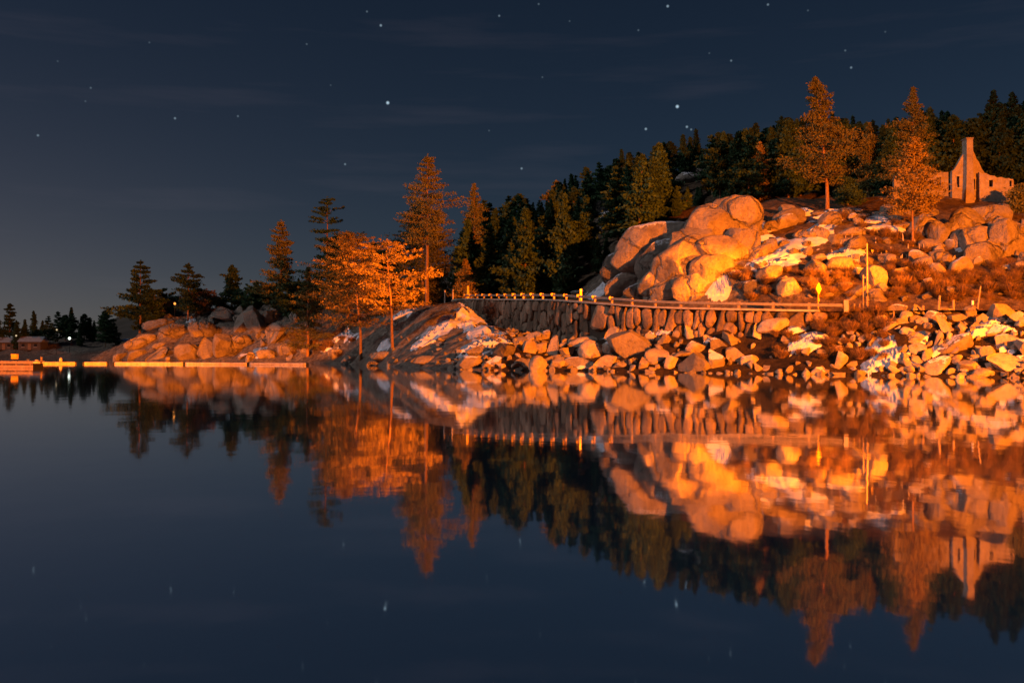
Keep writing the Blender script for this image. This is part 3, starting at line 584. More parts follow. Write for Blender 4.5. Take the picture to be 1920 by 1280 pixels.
# the headland on the left
HL = [(228,668,30,14,'angular',-20,"pointed orange boulder at the tip of the headland"),(258,665,38,18,'round',-10,"long orange boulder second from the headland tip"),(291,669,38,18,'angular',-15,"wedge shaped orange boulder third from the headland tip"),(300,649,28,12,'round',-15,"small orange boulder above the wedge shaped one"),(314,673,11,9,'round',0,"tiny orange boulder at the waterline of the headland"),
      (353,662,44,36,'round',0,"big round boulder glowing orange on the headland shore"),(393,656,38,46,'angular',0,"squarish boulder with a crack, beside the big round one"),(422,652,40,54,'angular',0,"tall dull orange boulder third in the headland row"),(399,600,15,20,'angular',0,"small pink rock at the left end of the headland cliff"),(422,590,48,32,'angular',0,"grey rock block at the top left of the headland cliff"),
      (482,606,44,62,'angular',0,"tall grey cliff block in the middle of the headland"),(455,606,30,50,'angular',0,"narrow grey cliff block left of the tall one"),(528,577,32,22,'round',-20,"pink topped rock at the right end of the headland cliff"),(520,628,46,42,'angular',0,"orange lit cliff face below the right end of the headland"),(512,598,44,34,'angular',0,"shaded grey rock above the orange cliff face"),(452,645,42,36,'round',0,"rounded grey boulder right of the dull orange one"),
      (541,657,42,28,'round',0,"brown boulder at the shore below the orange cliff face"),(500,665,34,22,'round',0,"grey shore boulder with snow beside it"),(330,625,70,34,'round',-10,"broad grey rock hump on the headland slope"),(265,643,60,26,'round',-20,"sloping grey rock near the headland tip"),(300,610,60,24,'round',-8,"upper grey rock hump under the headland trees"),(380,620,50,34,'round',0,"grey rock hump above the squarish cracked boulder"),
      (600,648,24,16,'angular',0,"small orange boulder in the shade between the two shores"),(655,676,30,18,'round',0,"pink boulder at the waterline under the leaning trunks"),(630,665,30,22,'round',0,"brown boulder left of the leaning trunks"),(700,682,26,10,'round',0,"low pink rock at the waterline right of the trunks"),(575,660,24,18,'angular',0,"dark boulder at the shore behind the end of the boom")]
for px, py, w, h, kd, ti, lb in HL: boulder(px, py, w, h, kd, ti, 'granite', lb)
# bedrock of the grey slope beside the wall
for (px, py, w, h, kd, ti, lb) in [(900,658,50,24,'angular',-20,"grey rock rib above the loaf shaped boulder"),(945,660,40,36,'round',0,"grey boulder at the bottom of the snowy strip"),(720,668,60,18,'round',0,"low grey shore rock under the golden pine"),(800,675,60,16,'round',0,"low grey shore rock left of the loaf shaped boulder")]:
    boulder(px, py, w, h, kd, ti, 'granite_snow' if px > 880 else 'granite', lb)

# ------------------------------------------------------------------ snow patches
def snow_patch(px, py, w, h, ang, label, seed, thick=0.30, n=40):
    w *= 1.25; h *= 1.3
    u = np.linspace(-1.25, 1.25, n); U, V = np.meshgrid(u, u)
    a = R(ang); qx = px + (U * w / 2) * math.cos(a) + (V * h / 2) * math.sin(a); qy = py - (U * w / 2) * math.sin(a) + (V * h / 2) * math.cos(a)
    c = hit1(px, py)
    if c is None: return
    D = hit(qx.ravel(), qy.ravel(), max(58, c - 25)).reshape(n, n)
    D = np.where(np.isnan(D) | (np.abs(D - c) > 30), c, D)
    x = (qx - 960) / F * D; y = D
    r2 = U ** 2 + V ** 2
    t = thick * (0.75 - r2 + 0.75 * fbm2(x, y, 2.2, 4, seed))
    t = t - np.clip(0.9 - T(x, y), 0, 1) * 0.45
    z = T(x, y) + np.clip(t, -0.35, thick * 0.9)
    ok = np.zeros((n - 1, n - 1), bool)
    for i in range(n - 1):
        for j in range(n - 1):
            q = y[i:i + 2, j:j + 2]; ok[i, j] = (q.max() - q.min() < 5.0) and (t[i:i + 2, j:j + 2].max() > -0.05) and T(x[i, j], y[i, j]) > 0.12
    ii = np.arange(n * n).reshape(n, n); fc = [(ii[i, j], ii[i, j + 1], ii[i + 1, j + 1], ii[i + 1, j]) for i in range(n - 1) for j in range(n - 1) if ok[i, j]]
    if not fc: return
    cx, cy = X_(px, c), c; cz = float(T(cx, cy))
    me = mesh_np('snow_patch', np.stack([x.ravel() - cx, y.ravel() - cy, z.ravel() - cz], 1), fc, True)
    bm = bmesh.new(); bm.from_mesh(me); loose = [v_ for v_ in bm.verts if not v_.link_faces]; bmesh.ops.delete(bm, geom=loose, context='VERTS'); bm.faces.ensure_lookup_table()
    seen = set(); best = []
    for f0 in bm.faces:                       # keep one connected sheet
        if f0.index in seen: continue
        comp = []; st = [f0]; seen.add(f0.index)
        while st:
            q_ = st.pop(); comp.append(q_)
            for v_ in q_.verts:
                for g_ in v_.link_faces:
                    if g_.index not in seen: seen.add(g_.index); st.append(g_)
        if len(comp) > len(best): best = comp
    bset = set(best); bmesh.ops.delete(bm, geom=[f_ for f_ in bm.faces if f_ not in bset], context='FACES')
    bmesh.ops.recalc_face_normals(bm, faces=bm.faces); bm.to_mesh(me); bm.free()
    o = link('snow_patch', me, M['snow'], loc=(cx, cy, cz)); tag(o, label, 'snow', 'old snow patches')
SN = [(1170,520,90,20,30,"second snow band lower under the grey slab"),(1450,500,70,16,22,"ragged lower edge patch of the largest snowfield"),(1540,425,70,16,24,"upper snow tongue above the largest snowfield"),(1690,668,50,20,20,"snow between boulders left of the snow capped grey one"),(1810,640,60,18,34,"snow streak left of the long grey one on the right bank"),(1720,690,30,12,10,"small waterline snow left of the snow capped boulder"),(870,590,24,46,0,"snow at the top of the ridge beside the wall"),(800,640,50,14,30,"thin snow streak low on the grey slope"),(760,590,40,10,20,"snow streak behind the golden pine"),(1660,430,60,10,0,"snow strip below the crest left of the slim pine"),(1900,500,40,10,0,"snow patch in the brush at the right edge"),(1480,468,170,40,24,"largest snowfield slanting up the slope right of the dome"),(1425,440,60,26,28,"snow patch between the dome and the small cube boulder"),(1342,540,44,46,20,"steep pink snow patch right behind the guard rail"),(1200,500,120,26,30,"snow band under the smooth grey slab"),(1135,540,70,18,32,"snow gully running down to the road at the forest edge"),
      (1585,478,60,16,12,"snow patch just left of the pale stakes"),(1598,492,36,10,10,"smaller snow patch below the one by the stakes"),(1640,412,70,12,5,"snow streak on the crest left of the slim pine"),(1560,404,90,12,12,"snow streak at the foot of the tall lit pine"),(1868,388,44,8,0,"snow streak below the ruined house wing"),(1500,400,44,14,10,"snow patch above the blocky boulder"),(1800,468,20,10,0,"small snow patch between the oval boulders"),
      (892,602,46,80,30,"snow strip down the ridge beside the dark wall end"),(925,630,80,26,-34,"snow strip curving along the foot of the dark wall"),(835,612,90,22,34,"pale snow strip in the middle of the grey slope"),(905,650,70,34,20,"dirty snow at the bottom of the grey slope"),(1490,622,90,26,18,"snow drift below the end of the guard rail"),(1510,645,60,30,20,"snow drift behind the orange bush by the water"),
      (1660,655,60,34,30,"pink snow patch at the left of the right bank"),(1650,688,90,26,24,"pink snow patch running down to the waterline"),(1835,628,100,24,36,"long grey snow streak slanting down the right bank"),(1895,662,50,18,-10,"grey snow patch above the large square slab"),(1775,655,60,22,30,"snow patch above the long dark boulder"),(1870,615,60,12,-10,"snow patch under the dark grey boulder at the right"),(1730,640,26,26,0,"small snow patch in the middle of the right bank"),
      (645,632,50,16,12,"snow patch in the shade behind the two trunks"),(620,655,30,12,0,"snow patch at the shore left of the two trunks"),(720,648,26,24,20,"snow patch beside the foot of the golden pine"),(486,664,24,18,0,"snow patch between shore boulders of the headland"),(366,606,28,12,-20,"snow patch on top of the headland"),(238,636,34,7,30,"thin snow streak near the headland tip"),(1090,690,30,8,0,"snow between boulders left of the tallest slab"),
      (1130,395,40,36,0,"snow on the crag in the dark forest"),(1300,322,60,26,0,"snow among the highest forest rocks"),(1186,376,20,8,20,"tiny snow patch in the forest"),(1110,632,60,12,10,"snow ledge at the foot of the wall"),(1230,625,50,10,0,"snow remnant among the boulders under the wall"),(1330,640,36,12,0,"snow remnant right of the spiky boulder")]
for i, s in enumerate(SN): snow_patch(*s, seed=40 + i)

# ------------------------------------------------------------------ stone retaining wall
wall = empty('stone_retaining_wall', road_pt(road_at(1200), -1.2)[0]); tag(wall, 'curved retaining wall of big rounded stones with dark joints, carrying the road', 'stone wall')
winv = Matrix.Translation(wall.location).inverted()
def wpart(o): o.parent = wall; o.matrix_parent_inverse = winv; return o
WS0, WS1 = road_at(866), road_at(1540)
vv = []; ff = []
cs = np.linspace(WS0, WS1, 90)
for i, s in enumerate(cs):
    top, t, nn = road_pt(s, -1.15); foot = float(T(*(top + nn * -1.6).xy)) - 0.8
    bk = road_pt(s, -0.6)[0]
    vv += [(top.x - nn.x * 0.25, top.y - nn.y * 0.25, foot), (top.x, top.y, top.z - 0.05), (bk.x, bk.y, bk.z - 0.05)]
    if i: b = i * 3; ff += [(b - 3, b, b + 1, b - 2), (b - 2, b + 1, b + 2, b - 1)]
wpart(link('core', mesh_np('core', vv, ff), M['mortar']))
vv = []; ff = []
for i, s in enumerate(cs):
    p0, t, nn = road_pt(s, -1.62); p1 = road_pt(s, -0.85)[0]; z0 = p0.z - 0.08; z1 = p0.z + 0.09
    vv += [(p0.x, p0.y, z0), (p0.x, p0.y, z1), (p1.x, p1.y, z1), (p1.x, p1.y, z0)]
    if i:
        b = i * 4; ff += [(b - 4, b, b + 1, b - 3), (b - 3, b + 1, b + 2, b - 2), (b - 2, b + 2, b + 3, b - 1), (b - 1, b + 3, b, b - 4)]
n = len(cs) * 4; ff += [(0, 1, 2, 3), (n - 1, n - 2, n - 3, n - 4)]
wpart(link('coping', mesh_np('coping', vv, ff), M['concrete']))
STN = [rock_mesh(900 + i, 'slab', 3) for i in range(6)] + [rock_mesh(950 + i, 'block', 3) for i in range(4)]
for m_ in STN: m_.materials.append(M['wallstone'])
rs = random.Random(11)
big_s = road_at(1146); s = WS0 + 0.4
def wall_stone(s, w, z0, z1, var=None, dp=0.8):
    p, t, nn = road_pt(s, -1.28)
    o = bpy.data.objects.new('stone', STN[var if var is not None else rs.randrange(len(STN))]); COL.objects.link(o)
    o.scale = (w / 2, dp / 2, (z1 - z0) / 2); o.location = (p.x - nn.x * rs.uniform(0, .12), p.y - nn.y * rs.uniform(0, .12), (z0 + z1) / 2)
    o.rotation_euler = (rs.uniform(-.08, .08), rs.uniform(-.22, .22), math.atan2(t.y, t.x)); wpart(o)
while s < WS1 - 0.4:
    w = rs.uniform(0.55, 1.35)
    if abs(s + w / 2 - big_s) < 1.7 and s < big_s:
        p, _, nn = road_pt(big_s, -1.28); ft = float(T(*(p + nn * -0.5).xy))
        wall_stone(big_s, 3.0, p.z - 2.75, p.z - 0.15, 7, 1.0); s = big_s + 1.5; continue
    sc_ = s + w / 2; p, _, nn = road_pt(sc_, -1.28); ft = float(T(*(p + nn * -0.9).xy)) - 0.4; z = p.z - 0.12
    while z > ft:
        h = rs.choice((rs.uniform(0.8, 1.3), rs.uniform(1.4, 2.8), rs.uniform(1.4, 2.8)))
        if z - h < ft + 0.8: h = z - ft
        wall_stone(sc_ + rs.uniform(-.12, .12), w * rs.uniform(0.92, 1.18), z - h * 1.0, z + 0.03, None, rs.uniform(.6, .8)); z -= h
        if rs.random() < 0.15: z -= 0.08
    s += w * 0.98

# ------------------------------------------------------------------ guard rail, posts, sign, pole
rail = empty('guard_rail', road_pt(road_at(1200), -0.75)[0]); tag(rail, 'long roadside guard rail on short posts with yellow reflectors above the stone wall', 'guard rail')
rinv = Matrix.Translation(rail.location).inverted()
def rpart(o): o.parent = rail; o.matrix_parent_inverse = rinv; return o
GS0, GS1 = road_at(882), road_at(1582)
prof = [(0.00, 0.40), (0.06, 0.44), (0.06, 0.47), (0.0, 0.50), (0.0, 0.53), (0.06, 0.56), (0.06, 0.60), (0.0, 0.64)]
bs = np.linspace(GS0, GS1, 150); vv = []; ff = []
for i, s in enumerate(bs):
    for o_, z in prof:
        p, _, nn = road_pt(s, -0.80 - o_); vv.append((p.x, p.y, p.z + z))
    if i:
        b = i * len(prof)
        for k_ in range(len(prof) - 1): ff.append((b - len(prof) + k_, b + k_, b + k_ + 1, b - len(prof) + k_ + 1))
rpart(link('rail_beam', mesh_np('rail_beam', vv, ff), M['steel']))
post_me = MB().box((0, 0, 0.34), (0.18, 0.20, 0.74)); post_me = mesh_np('post', post_me.v, post_me.f); post_me.materials.append(M['woodpost'])
refl = MB().box((0, 0, 0), (0.26, 0.05, 0.30)).box((0.0, 0, 0.0), (0.05, 0.20, 0.30)); refl_me = mesh_np('reflector', refl.v, refl.f); refl_me.materials.append(M['yellow'])
s = GS0 + 0.2
while s <= GS1 + 0.1:
    p, t, nn = road_pt(s, -0.80); a = math.atan2(t.y, t.x)
    po = bpy.data.objects.new('post', post_me); COL.objects.link(po); po.location = p + nn * 0.13; po.rotation_euler = (0, 0, a); rpart(po)
    if s > road_at(1190): s += 3.0; continue
    o = bpy.data.objects.new('reflector', refl_me); COL.objects.link(o); o.parent = po; o.location = (0, -0.25, 0.58)
    s += 3.0
p, t, nn = road_pt(GS1 + 0.3, -0.75); a = math.atan2(t.y, t.x); rot = Matrix.Rotation(a, 3, 'Z')
rpart(MB().box(p + Vector((0, 0, 0.45)), (0.35, 0.35, 1.0), rot).build('end_post', M['concrete']))
# yellow marker post at the far end
def post_thing(name, px, D, zb, h, w, mat, label, cat, lean=0.0, cap=None, group=None):
    e = empty(name, (X_(px, D), D, zb)); tag(e, label, cat, group)
    MB().tube([(0, 0, -0.3), (lean * 0.5, 0, h * 0.5), (lean, 0, h)], [w / 2, w / 2, w / 2 * 0.92], 8).build('shaft', mat, e)
    if cap: MB().tube([(lean, 0, h), (lean, 0, h + cap[0])], [w / 2 * cap[1], w / 2 * cap[1]], 8).build('cap', cap[2], e)
    return e
p = road_pt(road_at(877), -0.9)[0]
post_thing('marker_post', 877, 141.0, float(T(X_(877, 141.0), 141.0)) + 0.05, 0.95 + max(0, Z_(877, 536, 141.0) - (float(T(X_(877, 141.0), 141.0)) + 1.0)), 0.34, M['yellow'], 'stout bright yellow marker post at the far left end of the guard rail', 'marker post')
for px, D, lb in [(834, 150, 'left one of two lit timber posts among the boulders by the tall pine'), (849, 149, 'right one of two lit timber posts among the boulders by the tall pine')]:
    zb = float(T(X_(px, D), D)); post_thing('timber_post', px, D, zb, 2.0, 0.24, M['deadwood'], lb, 'post')
p = road_pt(road_at(1085), 0.3)[0]
e = empty('delineator_post', p); tag(e, 'single orange delineator post rising above the middle of the guard rail', 'marker post')
MB().box((0, 0, 0.65), (0.22, 0.06, 1.35)).build('shaft', M['yellow'], e); MB().box((0, -0.035, 1.2), (0.16, 0.012, 0.14)).build('reflector', M['white'], e)
# diamond sign
D = 88.0; p = Vector((X_(1535, D), D, 0)); p.z = float(T(p.x, p.y))
e = empty('diamond_sign', p, R(48)); tag(e, 'yellow diamond road sign on a post seen nearly edge on', 'road sign')
zt = Z_(1535, 541, D) - p.z; hs = 0.56
MB().box((0, 0.03, (zt) / 2), (0.09, 0.06, zt)).build('post', M['yellow'], e)
MB().add([(0, -0.02, zt - hs), (hs, -0.02, zt), (0, -0.02, zt + hs), (-hs, -0.02, zt), (0, -0.005, zt - hs), (hs, -0.005, zt), (0, -0.005, zt + hs), (-hs, -0.005, zt)],
         [(0, 1, 2, 3), (7, 6, 5, 4), (0, 4, 5, 1), (1, 5, 6, 2), (2, 6, 7, 3), (3, 7, 4, 0)]).build('plate', M['yellow'], e)
MB().box((-0.02, -0.02, zt - hs - 0.42), (0.34, 0.03, 0.26)).build('small_plate', M['yellow'], e)
# slim pole
D = 83.5; zb = float(T(X_(1626, D), D)); e = empty('metal_pole', (X_(1626, D), D, zb)); tag(e, 'slim tall metal pole lit orange beside the road', 'pole')
hp = Z_(1626, 456, D) - zb
MB().tube([(0, 0, -0.4), (0, 0, hp * 0.5), (-0.02, 0, hp)], [0.10, 0.085, 0.06], 10).build('shaft', M['woodpost'], e)
MB().tube([(0, 0, 1.45), (0, 0, 1.68)], [0.13, 0.13], 10).build('band', M['black'], e)
MB().tube([(-0.33, 0, 0), (-0.33, 0, 3.2)], [0.05, 0.05], 8).box((-0.16, 0, 3.0), (0.34, 0.04, 0.05)).build('conduit', M['woodpost'], e)
MB().box((0.0, 0, 0.1), (0.45, 0.45, 0.3)).build('base', M['concrete'], e)
# roadside stakes past the end of the rail
for px, D, h, ln, lb in [(1602, 83.5, 0.9, 0, 'first short post past the end of the guard rail'), (1612, 83.3, 0.9, 0, 'second short post past the end of the guard rail'), (1676, 81.5, 0.7, 0, 'short stake above the wide orange boulder'), (1731, 81, 0.9, 0, 'thin pale stake left of the thick leaning stake'),
                       (1759, 81, 1.35, 0.15, 'thick leaning stake at the roadside'), (1788, 80.8, 1.0, 0, 'thin pale stake between the thick stake and white marker'), (1832, 80.2, 2.1, 0.3, 'long leaning orange stake right of the white marker')]:
    zb = float(T(X_(px, D), D)); post_thing('roadside_stake', px, D, zb, h, 0.13 if 'thick' not in lb else 0.22, M['woodpost'], lb, 'stake', ln)
D = 80.3; zb = float(T(X_(1824, D), D)); e = empty('white_marker', (X_(1824, D), D, zb)); tag(e, 'small white marker post at the roadside among the stakes', 'marker post')
MB().tube([(0, 0, -0.2), (0, 0, 0.95)], [0.09, 0.09], 10).build('shaft', M['white'], e); MB().tube([(0, 0, 0.95), (0, 0, 1.0)], [0.095, 0.05], 10).build('cap', M['steel'], e)
# bleached stakes on the slope
rs = random.Random(5)
for i in range(26):
    px = rs.uniform(1560, 1735); py = rs.uniform(448, 492) - (px - 1640) * 0.02; D = hit1(px, py)
    if not D: continue
    p = W(px, py, D); e = MB(); h = rs.uniform(0.45, 1.15); ln = rs.uniform(-.12, .12)
    e.tube([(0, 0, -0.2), (ln * .4, 0, h * .6), (ln, 0, h)], [0.07, 0.055, 0.02], 6)
    o = e.build('bleached_stem', M['deadwood'], loc=p); tag(o, 'short bleached dead stem standing in the brush beside the slim pine', 'dead stem', 'bleached stems on the slope')
for px, py, lb in [(1636, 470, 'left small yellow reflector stake among the bleached stems'), (1663, 472, 'right small yellow reflector stake among the bleached stems')]:
    D = hit1(px, py + 8) or 104; p = W(px, py + 8, D); e = empty('reflector_stake', p); tag(e, lb, 'stake')
    MB().tube([(0, 0, -0.2), (0, 0, 0.45)], [0.035, 0.035], 6).build('shaft', M['deadwood'], e); MB().box((0, -0.04, 0.48), (0.26, 0.04, 0.22)).build('reflector', M['yellow'], e)

# ------------------------------------------------------------------ ruined stone house
HD = 124.0
def hx(px): return X_(px, HD)
def hzv(py, px=1810): return Z_(px, py, HD)
house = empty('ruined_house', (hx(1815), HD, hzv(372))); tag(house, 'roofless stone house ruin with tall gable and chimney on the hilltop', 'ruined house')
hinv = Matrix.Translation(house.location).inverted()
def hp_(o): o.parent = house; o.matrix_parent_inverse = hinv; return o
def wall_cells(top, x0, x1, zb, y0, y1, opens):
    """wall in the XZ plane from a top polyline [(x,z)], with rectangular openings (xa,xb,za,zb)"""
    xs = sorted(set([x0, x1] + [x for x, _ in top if x0 < x < x1] + [x for o in opens for x in o[:2] if x0 < x < x1]))
    tx = [t[0] for t in top]; tz = [t[1] for t in top]; mb = MB()
    for a, b in zip(xs[:-1], xs[1:]):
        za, zbp = float(np.interp(a + 1e-4, tx, tz)), float(np.interp(b - 1e-4, tx, tz)); mid = (a + b) / 2
        segs = []; lo = (zb, zb)
        for o in sorted([o for o in opens if o[0] <= mid <= o[1]], key=lambda q: q[2]):
            segs.append((lo, (o[2], o[2]))); lo = (o[3], o[3])
        segs.append((lo, (za, zbp)))
        for (l0, l1), (u0, u1) in segs:
            v = [(a, y0, l0), (b, y0, l1), (b, y1, l1), (a, y1, l0), (a, y0, u0), (b, y0, u1), (b, y1, u1), (a, y1, u0)]
            mb.add(v, [(3, 2, 1, 0), (4, 5, 6, 7), (0, 1, 5, 4), (1, 2, 6, 5), (2, 3, 7, 6), (3, 0, 4, 7)])
    return mb
zb = hzv(388)
def op(px0, px1, py0, py1): return (hx(px0), hx(px1), hzv(py1), hzv(py0))
g = wall_cells([(hx(1786), hzv(320)), (hx(1790), hzv(317)), (hx(1797), hzv(306)), (hx(1803), hzv(294)), (hx(1810), hzv(283)), (hx(1819), hzv(273)), (hx(1823), hzv(278)), (hx(1828), hzv(286)), (hx(1832), hzv(297)), (hx(1836), hzv(302)), (hx(1842), hzv(316)), (hx(1850), hzv(327))], hx(1786), hx(1850), zb, HD, HD + 0.55, [op(1794.5, 1799.5, 330, 351), op(1824, 1829, 335, 355), op(1820.5, 1823.5, 292, 310)])
gw = hp_(g.build('gable_wall', M['housewall']))
def lintels(wall_o, y0, opens):
    for xa, xb, za, zb_ in opens:
        l_ = MB().box(((xa + xb) / 2, y0 - 0.03, zb_ + 0.09), (xb - xa + 0.3, 0.14, 0.18)).build('lintel', M['concrete']); l_.parent = wall_o
        l_ = MB().box(((xa + xb) / 2, y0 - 0.04, za - 0.06), (xb - xa + 0.2, 0.18, 0.11)).build('sill', M['concrete']); l_.parent = wall_o
lintels(gw, HD, [op(1794.5, 1799.5, 330, 351), op(1824, 1829, 335, 355), op(1820.5, 1823.5, 292, 310)])
ch = MB(); x0, x1 = hx(1807), hx(1819.5)
ch.add([(x0 - .18, HD - 1.0, zb), (x1 + .15, HD - 1.0, zb), (x1 + .15, HD - 0.004, zb), (x0 - .18, HD - 0.004, zb), (x0, HD - .95, hzv(325)), (x1, HD - .95, hzv(325)), (x1, HD - 0.004, hzv(325)), (x0, HD - 0.004, hzv(325)),
        (x0 + .03, HD - .9, hzv(262)), (x1 - .03, HD - .9, hzv(262)), (x1 - .03, HD + .45, hzv(262)), (x0 + .03, HD + .45, hzv(262)), ],
       [(0, 1, 5, 4), (1, 2, 6, 5), (3, 0, 4, 7), (4, 5, 9, 8), (5, 6, 10, 9), (7, 4, 8, 11), (6, 7, 11, 10), (8, 9, 10, 11)])
cho = hp_(ch.build('chimney', M['housewall']))
cap = MB().box(((x0 + x1) / 2, HD - .22, hzv(260.8)), (x1 - x0 + .12, 1.45, 0.16)).build('chimney_cap', M['housewall']); cap.parent = cho
lw = wall_cells([(hx(1692), hzv(324)), (hx(1720), hzv(322)), (hx(1756), hzv(322)), (hx(1772), hzv(319.5)), (hx(1785.7), hzv(319))], hx(1692), hx(1785.7), zb, HD + 1.0, HD + 1.5, [op(1764.5, 1771, 329, 349), op(1730, 1737, 329, 349)])
lintels(hp_(lw.build('long_wall', M['housewall'])), HD + 1.0, [op(1764.5, 1771, 329, 349), op(1730, 1737, 329, 349)])
ew = wall_cells([(hx(1674), hzv(336)), (hx(1677), hzv(328)), (hx(1683), hzv(322)), (hx(1690), hzv(319)), (hx(1700), hzv(316))], hx(1674), hx(1697), zb, HD - 0.5, HD, [op(1684, 1690, 338, 341)])
hp_(ew.build('end_wall', M['housewall']))
rw = wall_cells([(hx(1831), hzv(324)), (hx(1836), hzv(327)), (hx(1843), hzv(326)), (hx(1850), hzv(330)), (hx(1859), hzv(331)), (hx(1864), hzv(334.5)), (hx(1872), hzv(333)), (hx(1880), hzv(336)), (hx(1886), hzv(335)), (hx(1895), hzv(340))], hx(1831), hx(1895), zb, HD - 0.9, HD - 0.35, [op(1849, 1856, 339, 352), op(1887, 1891, 340, 351)])
lintels(hp_(rw.build('wing_wall', M['housewall'])), HD - 0.9, [op(1849, 1856, 339, 352), op(1887, 1891, 340, 351)])
bw = MB().box(((hx(1786) + hx(1849)) / 2, HD + 5.0, (zb + hzv(320)) / 2), (hx(1849) - hx(1786), 0.5, hzv(320) - zb)); hp_(bw.build('back_wall', M['housewall']))
sw = MB().box((hx(1848) - .3, HD + 2.65, (zb + hzv(328)) / 2), (0.5, 4.1, hzv(328) - zb)); hp_(sw.build('side_wall', M['housewall']))

# ------------------------------------------------------------------ trees
def tree_meshes(seed, H, width, base=0.25, shape='cone', nb=70, leaf=(0.36, 0.072), per=14, clumps=7, up=0.1, gaps=0.1, tr=None, bend=(0, 0), clump_r=0.42, flat=0.5):
    """returns trunk+limb mesh and crown mesh; base at the origin"""
    rs = np.random.RandomState(seed); rad = width / 2; tr = tr or H * 0.017
    def axis(h): return np.array([bend[0] * (h / H) ** 1.5, bend[1] * (h / H) ** 1.5, h])
    mb = MB(); k = 9
    hs_ = np.linspace(-0.8, H * 0.985, k)
    mb.tube([axis(max(h, 0)) + np.array([0.05 * math.sin(h * 0.9 + seed), 0.05 * math.cos(h * 0.7 + seed), min(h, 0)]) * (1 if h > 0 else 1) for h in hs_], [tr * (1.25 if h <= 0 else max(0.06, 1 - h / H)) + 0.012 for h in hs_], 8)
    Q = []; gold = 2.39996; hb = base * H
    dens = 1.0; whorl = (H - hb) / max(6, nb / 5.2); ph = rs.rand(6) * 6.28
    for i in range(nb):
        f = (i + rs.rand()) / nb; h = hb + (H - hb) * (1 - (1 - f) ** 1.2)
        if shape in ('pine', 'layer'):
            sp = whorl * (1.5 if shape == 'layer' else 1.15); h = hb + (round((h - hb) / sp) + rs.normal() * 0.13) * sp
            h = min(max(h, hb), H * 0.97)
        u = (h - hb) / (H - hb)
        lump = 1 + 0.22 * math.sin(u * 11 + ph[0]) + 0.15 * math.sin(u * 23 + ph[1] + i * gold)
        if shape == 'cone': prof = ((1 - u) ** 0.95 * min(1, 0.6 + u * 3.0) + 0.03) * lump
        elif shape == 'pine': prof = ((1 - u) ** 0.8 * min(1, 0.5 + u * 2.2) + 0.04) * lump
        elif shape == 'round': prof = math.sqrt(max(0.02, 1 - (2 * u - 0.80) ** 2 / 1.45)) * 0.95 * (0.6 + 0.4 * lump)
        else: prof = (0.62 + 0.38 * math.sin(u * 9 + seed)) * (1 - u) ** 0.45 + 0.06
        if rs.rand() < gaps: continue
        L = rad * prof * rs.uniform(0.5, 1.15); az_ = i * gold + rs.normal() * 0.5
        d = np.array([math.cos(az_), math.sin(az_), 0.0]); slope = up + rs.normal() * 0.10 + 0.35 * (u - 0.3)
        p0 = axis(h); p1 = p0 + d * L * 0.55 + np.array([0, 0, L * 0.55 * slope]); p2 = p0 + d * L + np.array([0, 0, L * (slope * 0.7 + 0.06)])
        if L > 0.5: mb.tube([p0, p1, p2], [tr * 0.16 * (1 - u * 0.6) + 0.012, tr * 0.10 * (1 - u * 0.6) + 0.008, 0.005], 4, False)
        nc = max(2, int(clumps * (0.45 + L / rad)))
        for c in range(nc):
            t = 0.30 + 0.72 * (c + rs.rand() * 0.8) / nc
            pc = (p0 * (1 - t) + p2 * t) if t > 0.55 else p0 + (p1 - p0) * (t / 0.55)
            side = np.array([-d[1], d[0], 0]) * rs.normal() * L * 0.20 * (0.4 + t * 0.6)
            pc = pc + side; cr = clump_r * (0.6 + rs.rand() * 0.7) * (0.30 + 0.70 * min(1, 1.6 * (1 - u)))
            m = int(per * 1.9); off = rs.normal(size=(m, 3)) * cr * np.array([1, 1, flat]) * 0.9; cen = pc + off
            dirs = d[None] * 0.8 + rs.normal(size=(m, 3)) * 0.75 + np.array([0, 0, 0.25]); dirs /= np.linalg.norm(dirs, axis=1)[:, None]
            sd = np.cross(dirs, rs.normal(size=(m, 3))); sd /= np.linalg.norm(sd, axis=1)[:, None] + 1e-6
            ll = leaf[0] * rs.uniform(0.6, 1.3, (m, 1)) * (0.6 + 0.4 * min(1, 2 * (1 - u))); ww = leaf[1] * rs.uniform(0.7, 1.3, (m, 1))
            Q.append(np.stack([cen - dirs * ll * 0.5, cen + sd * ww, cen + dirs * ll * 0.5, cen - sd * ww], 1))
    # leader
    m = 26; hh = H * (0.9 + 0.11 * rs.rand(m)); cen = np.stack([bend[0] * (hh / H) ** 1.5 + rs.normal(size=m) * 0.10, bend[1] * (hh / H) ** 1.5 + rs.normal(size=m) * 0.10, hh], 1)
    dirs = rs.normal(size=(m, 3)) * 0.5 + np.array([0, 0, 0.9]); dirs /= np.linalg.norm(dirs, axis=1)[:, None]; sd = np.cross(dirs, rs.normal(size=(m, 3))); sd /= np.linalg.norm(sd, axis=1)[:, None]
    Q.append(np.stack([cen - dirs * leaf[0] * .5, cen + sd * leaf[1], cen + dirs * leaf[0] * .5, cen - sd * leaf[1]], 1))
    return mesh_np('trunk', mb.v, mb.f, True), quads_mesh('crown', np.concatenate(Q))
def plant_tree(px, ytop, ybase, D, width_px, label, seed, mat='needle', name='pine_tree', group=None, lean=0.0, z=None, **kw):
    x = X_(px, D); zb = float(T(x, D)) if z is None else z
    H = max(3.0, Z_(px, ytop, D) - zb); w = width_px * 1.32 * D / F
    t, c = tree_meshes(seed, H, w, bend=(lean, 0), **kw)
    e = empty(name, (x, D, zb - 0.1)); tag(e, label, 'tree', group)
    link('trunk', t, M['bark'], e); link('crown', c, M[mat], e); return e
DD = dict
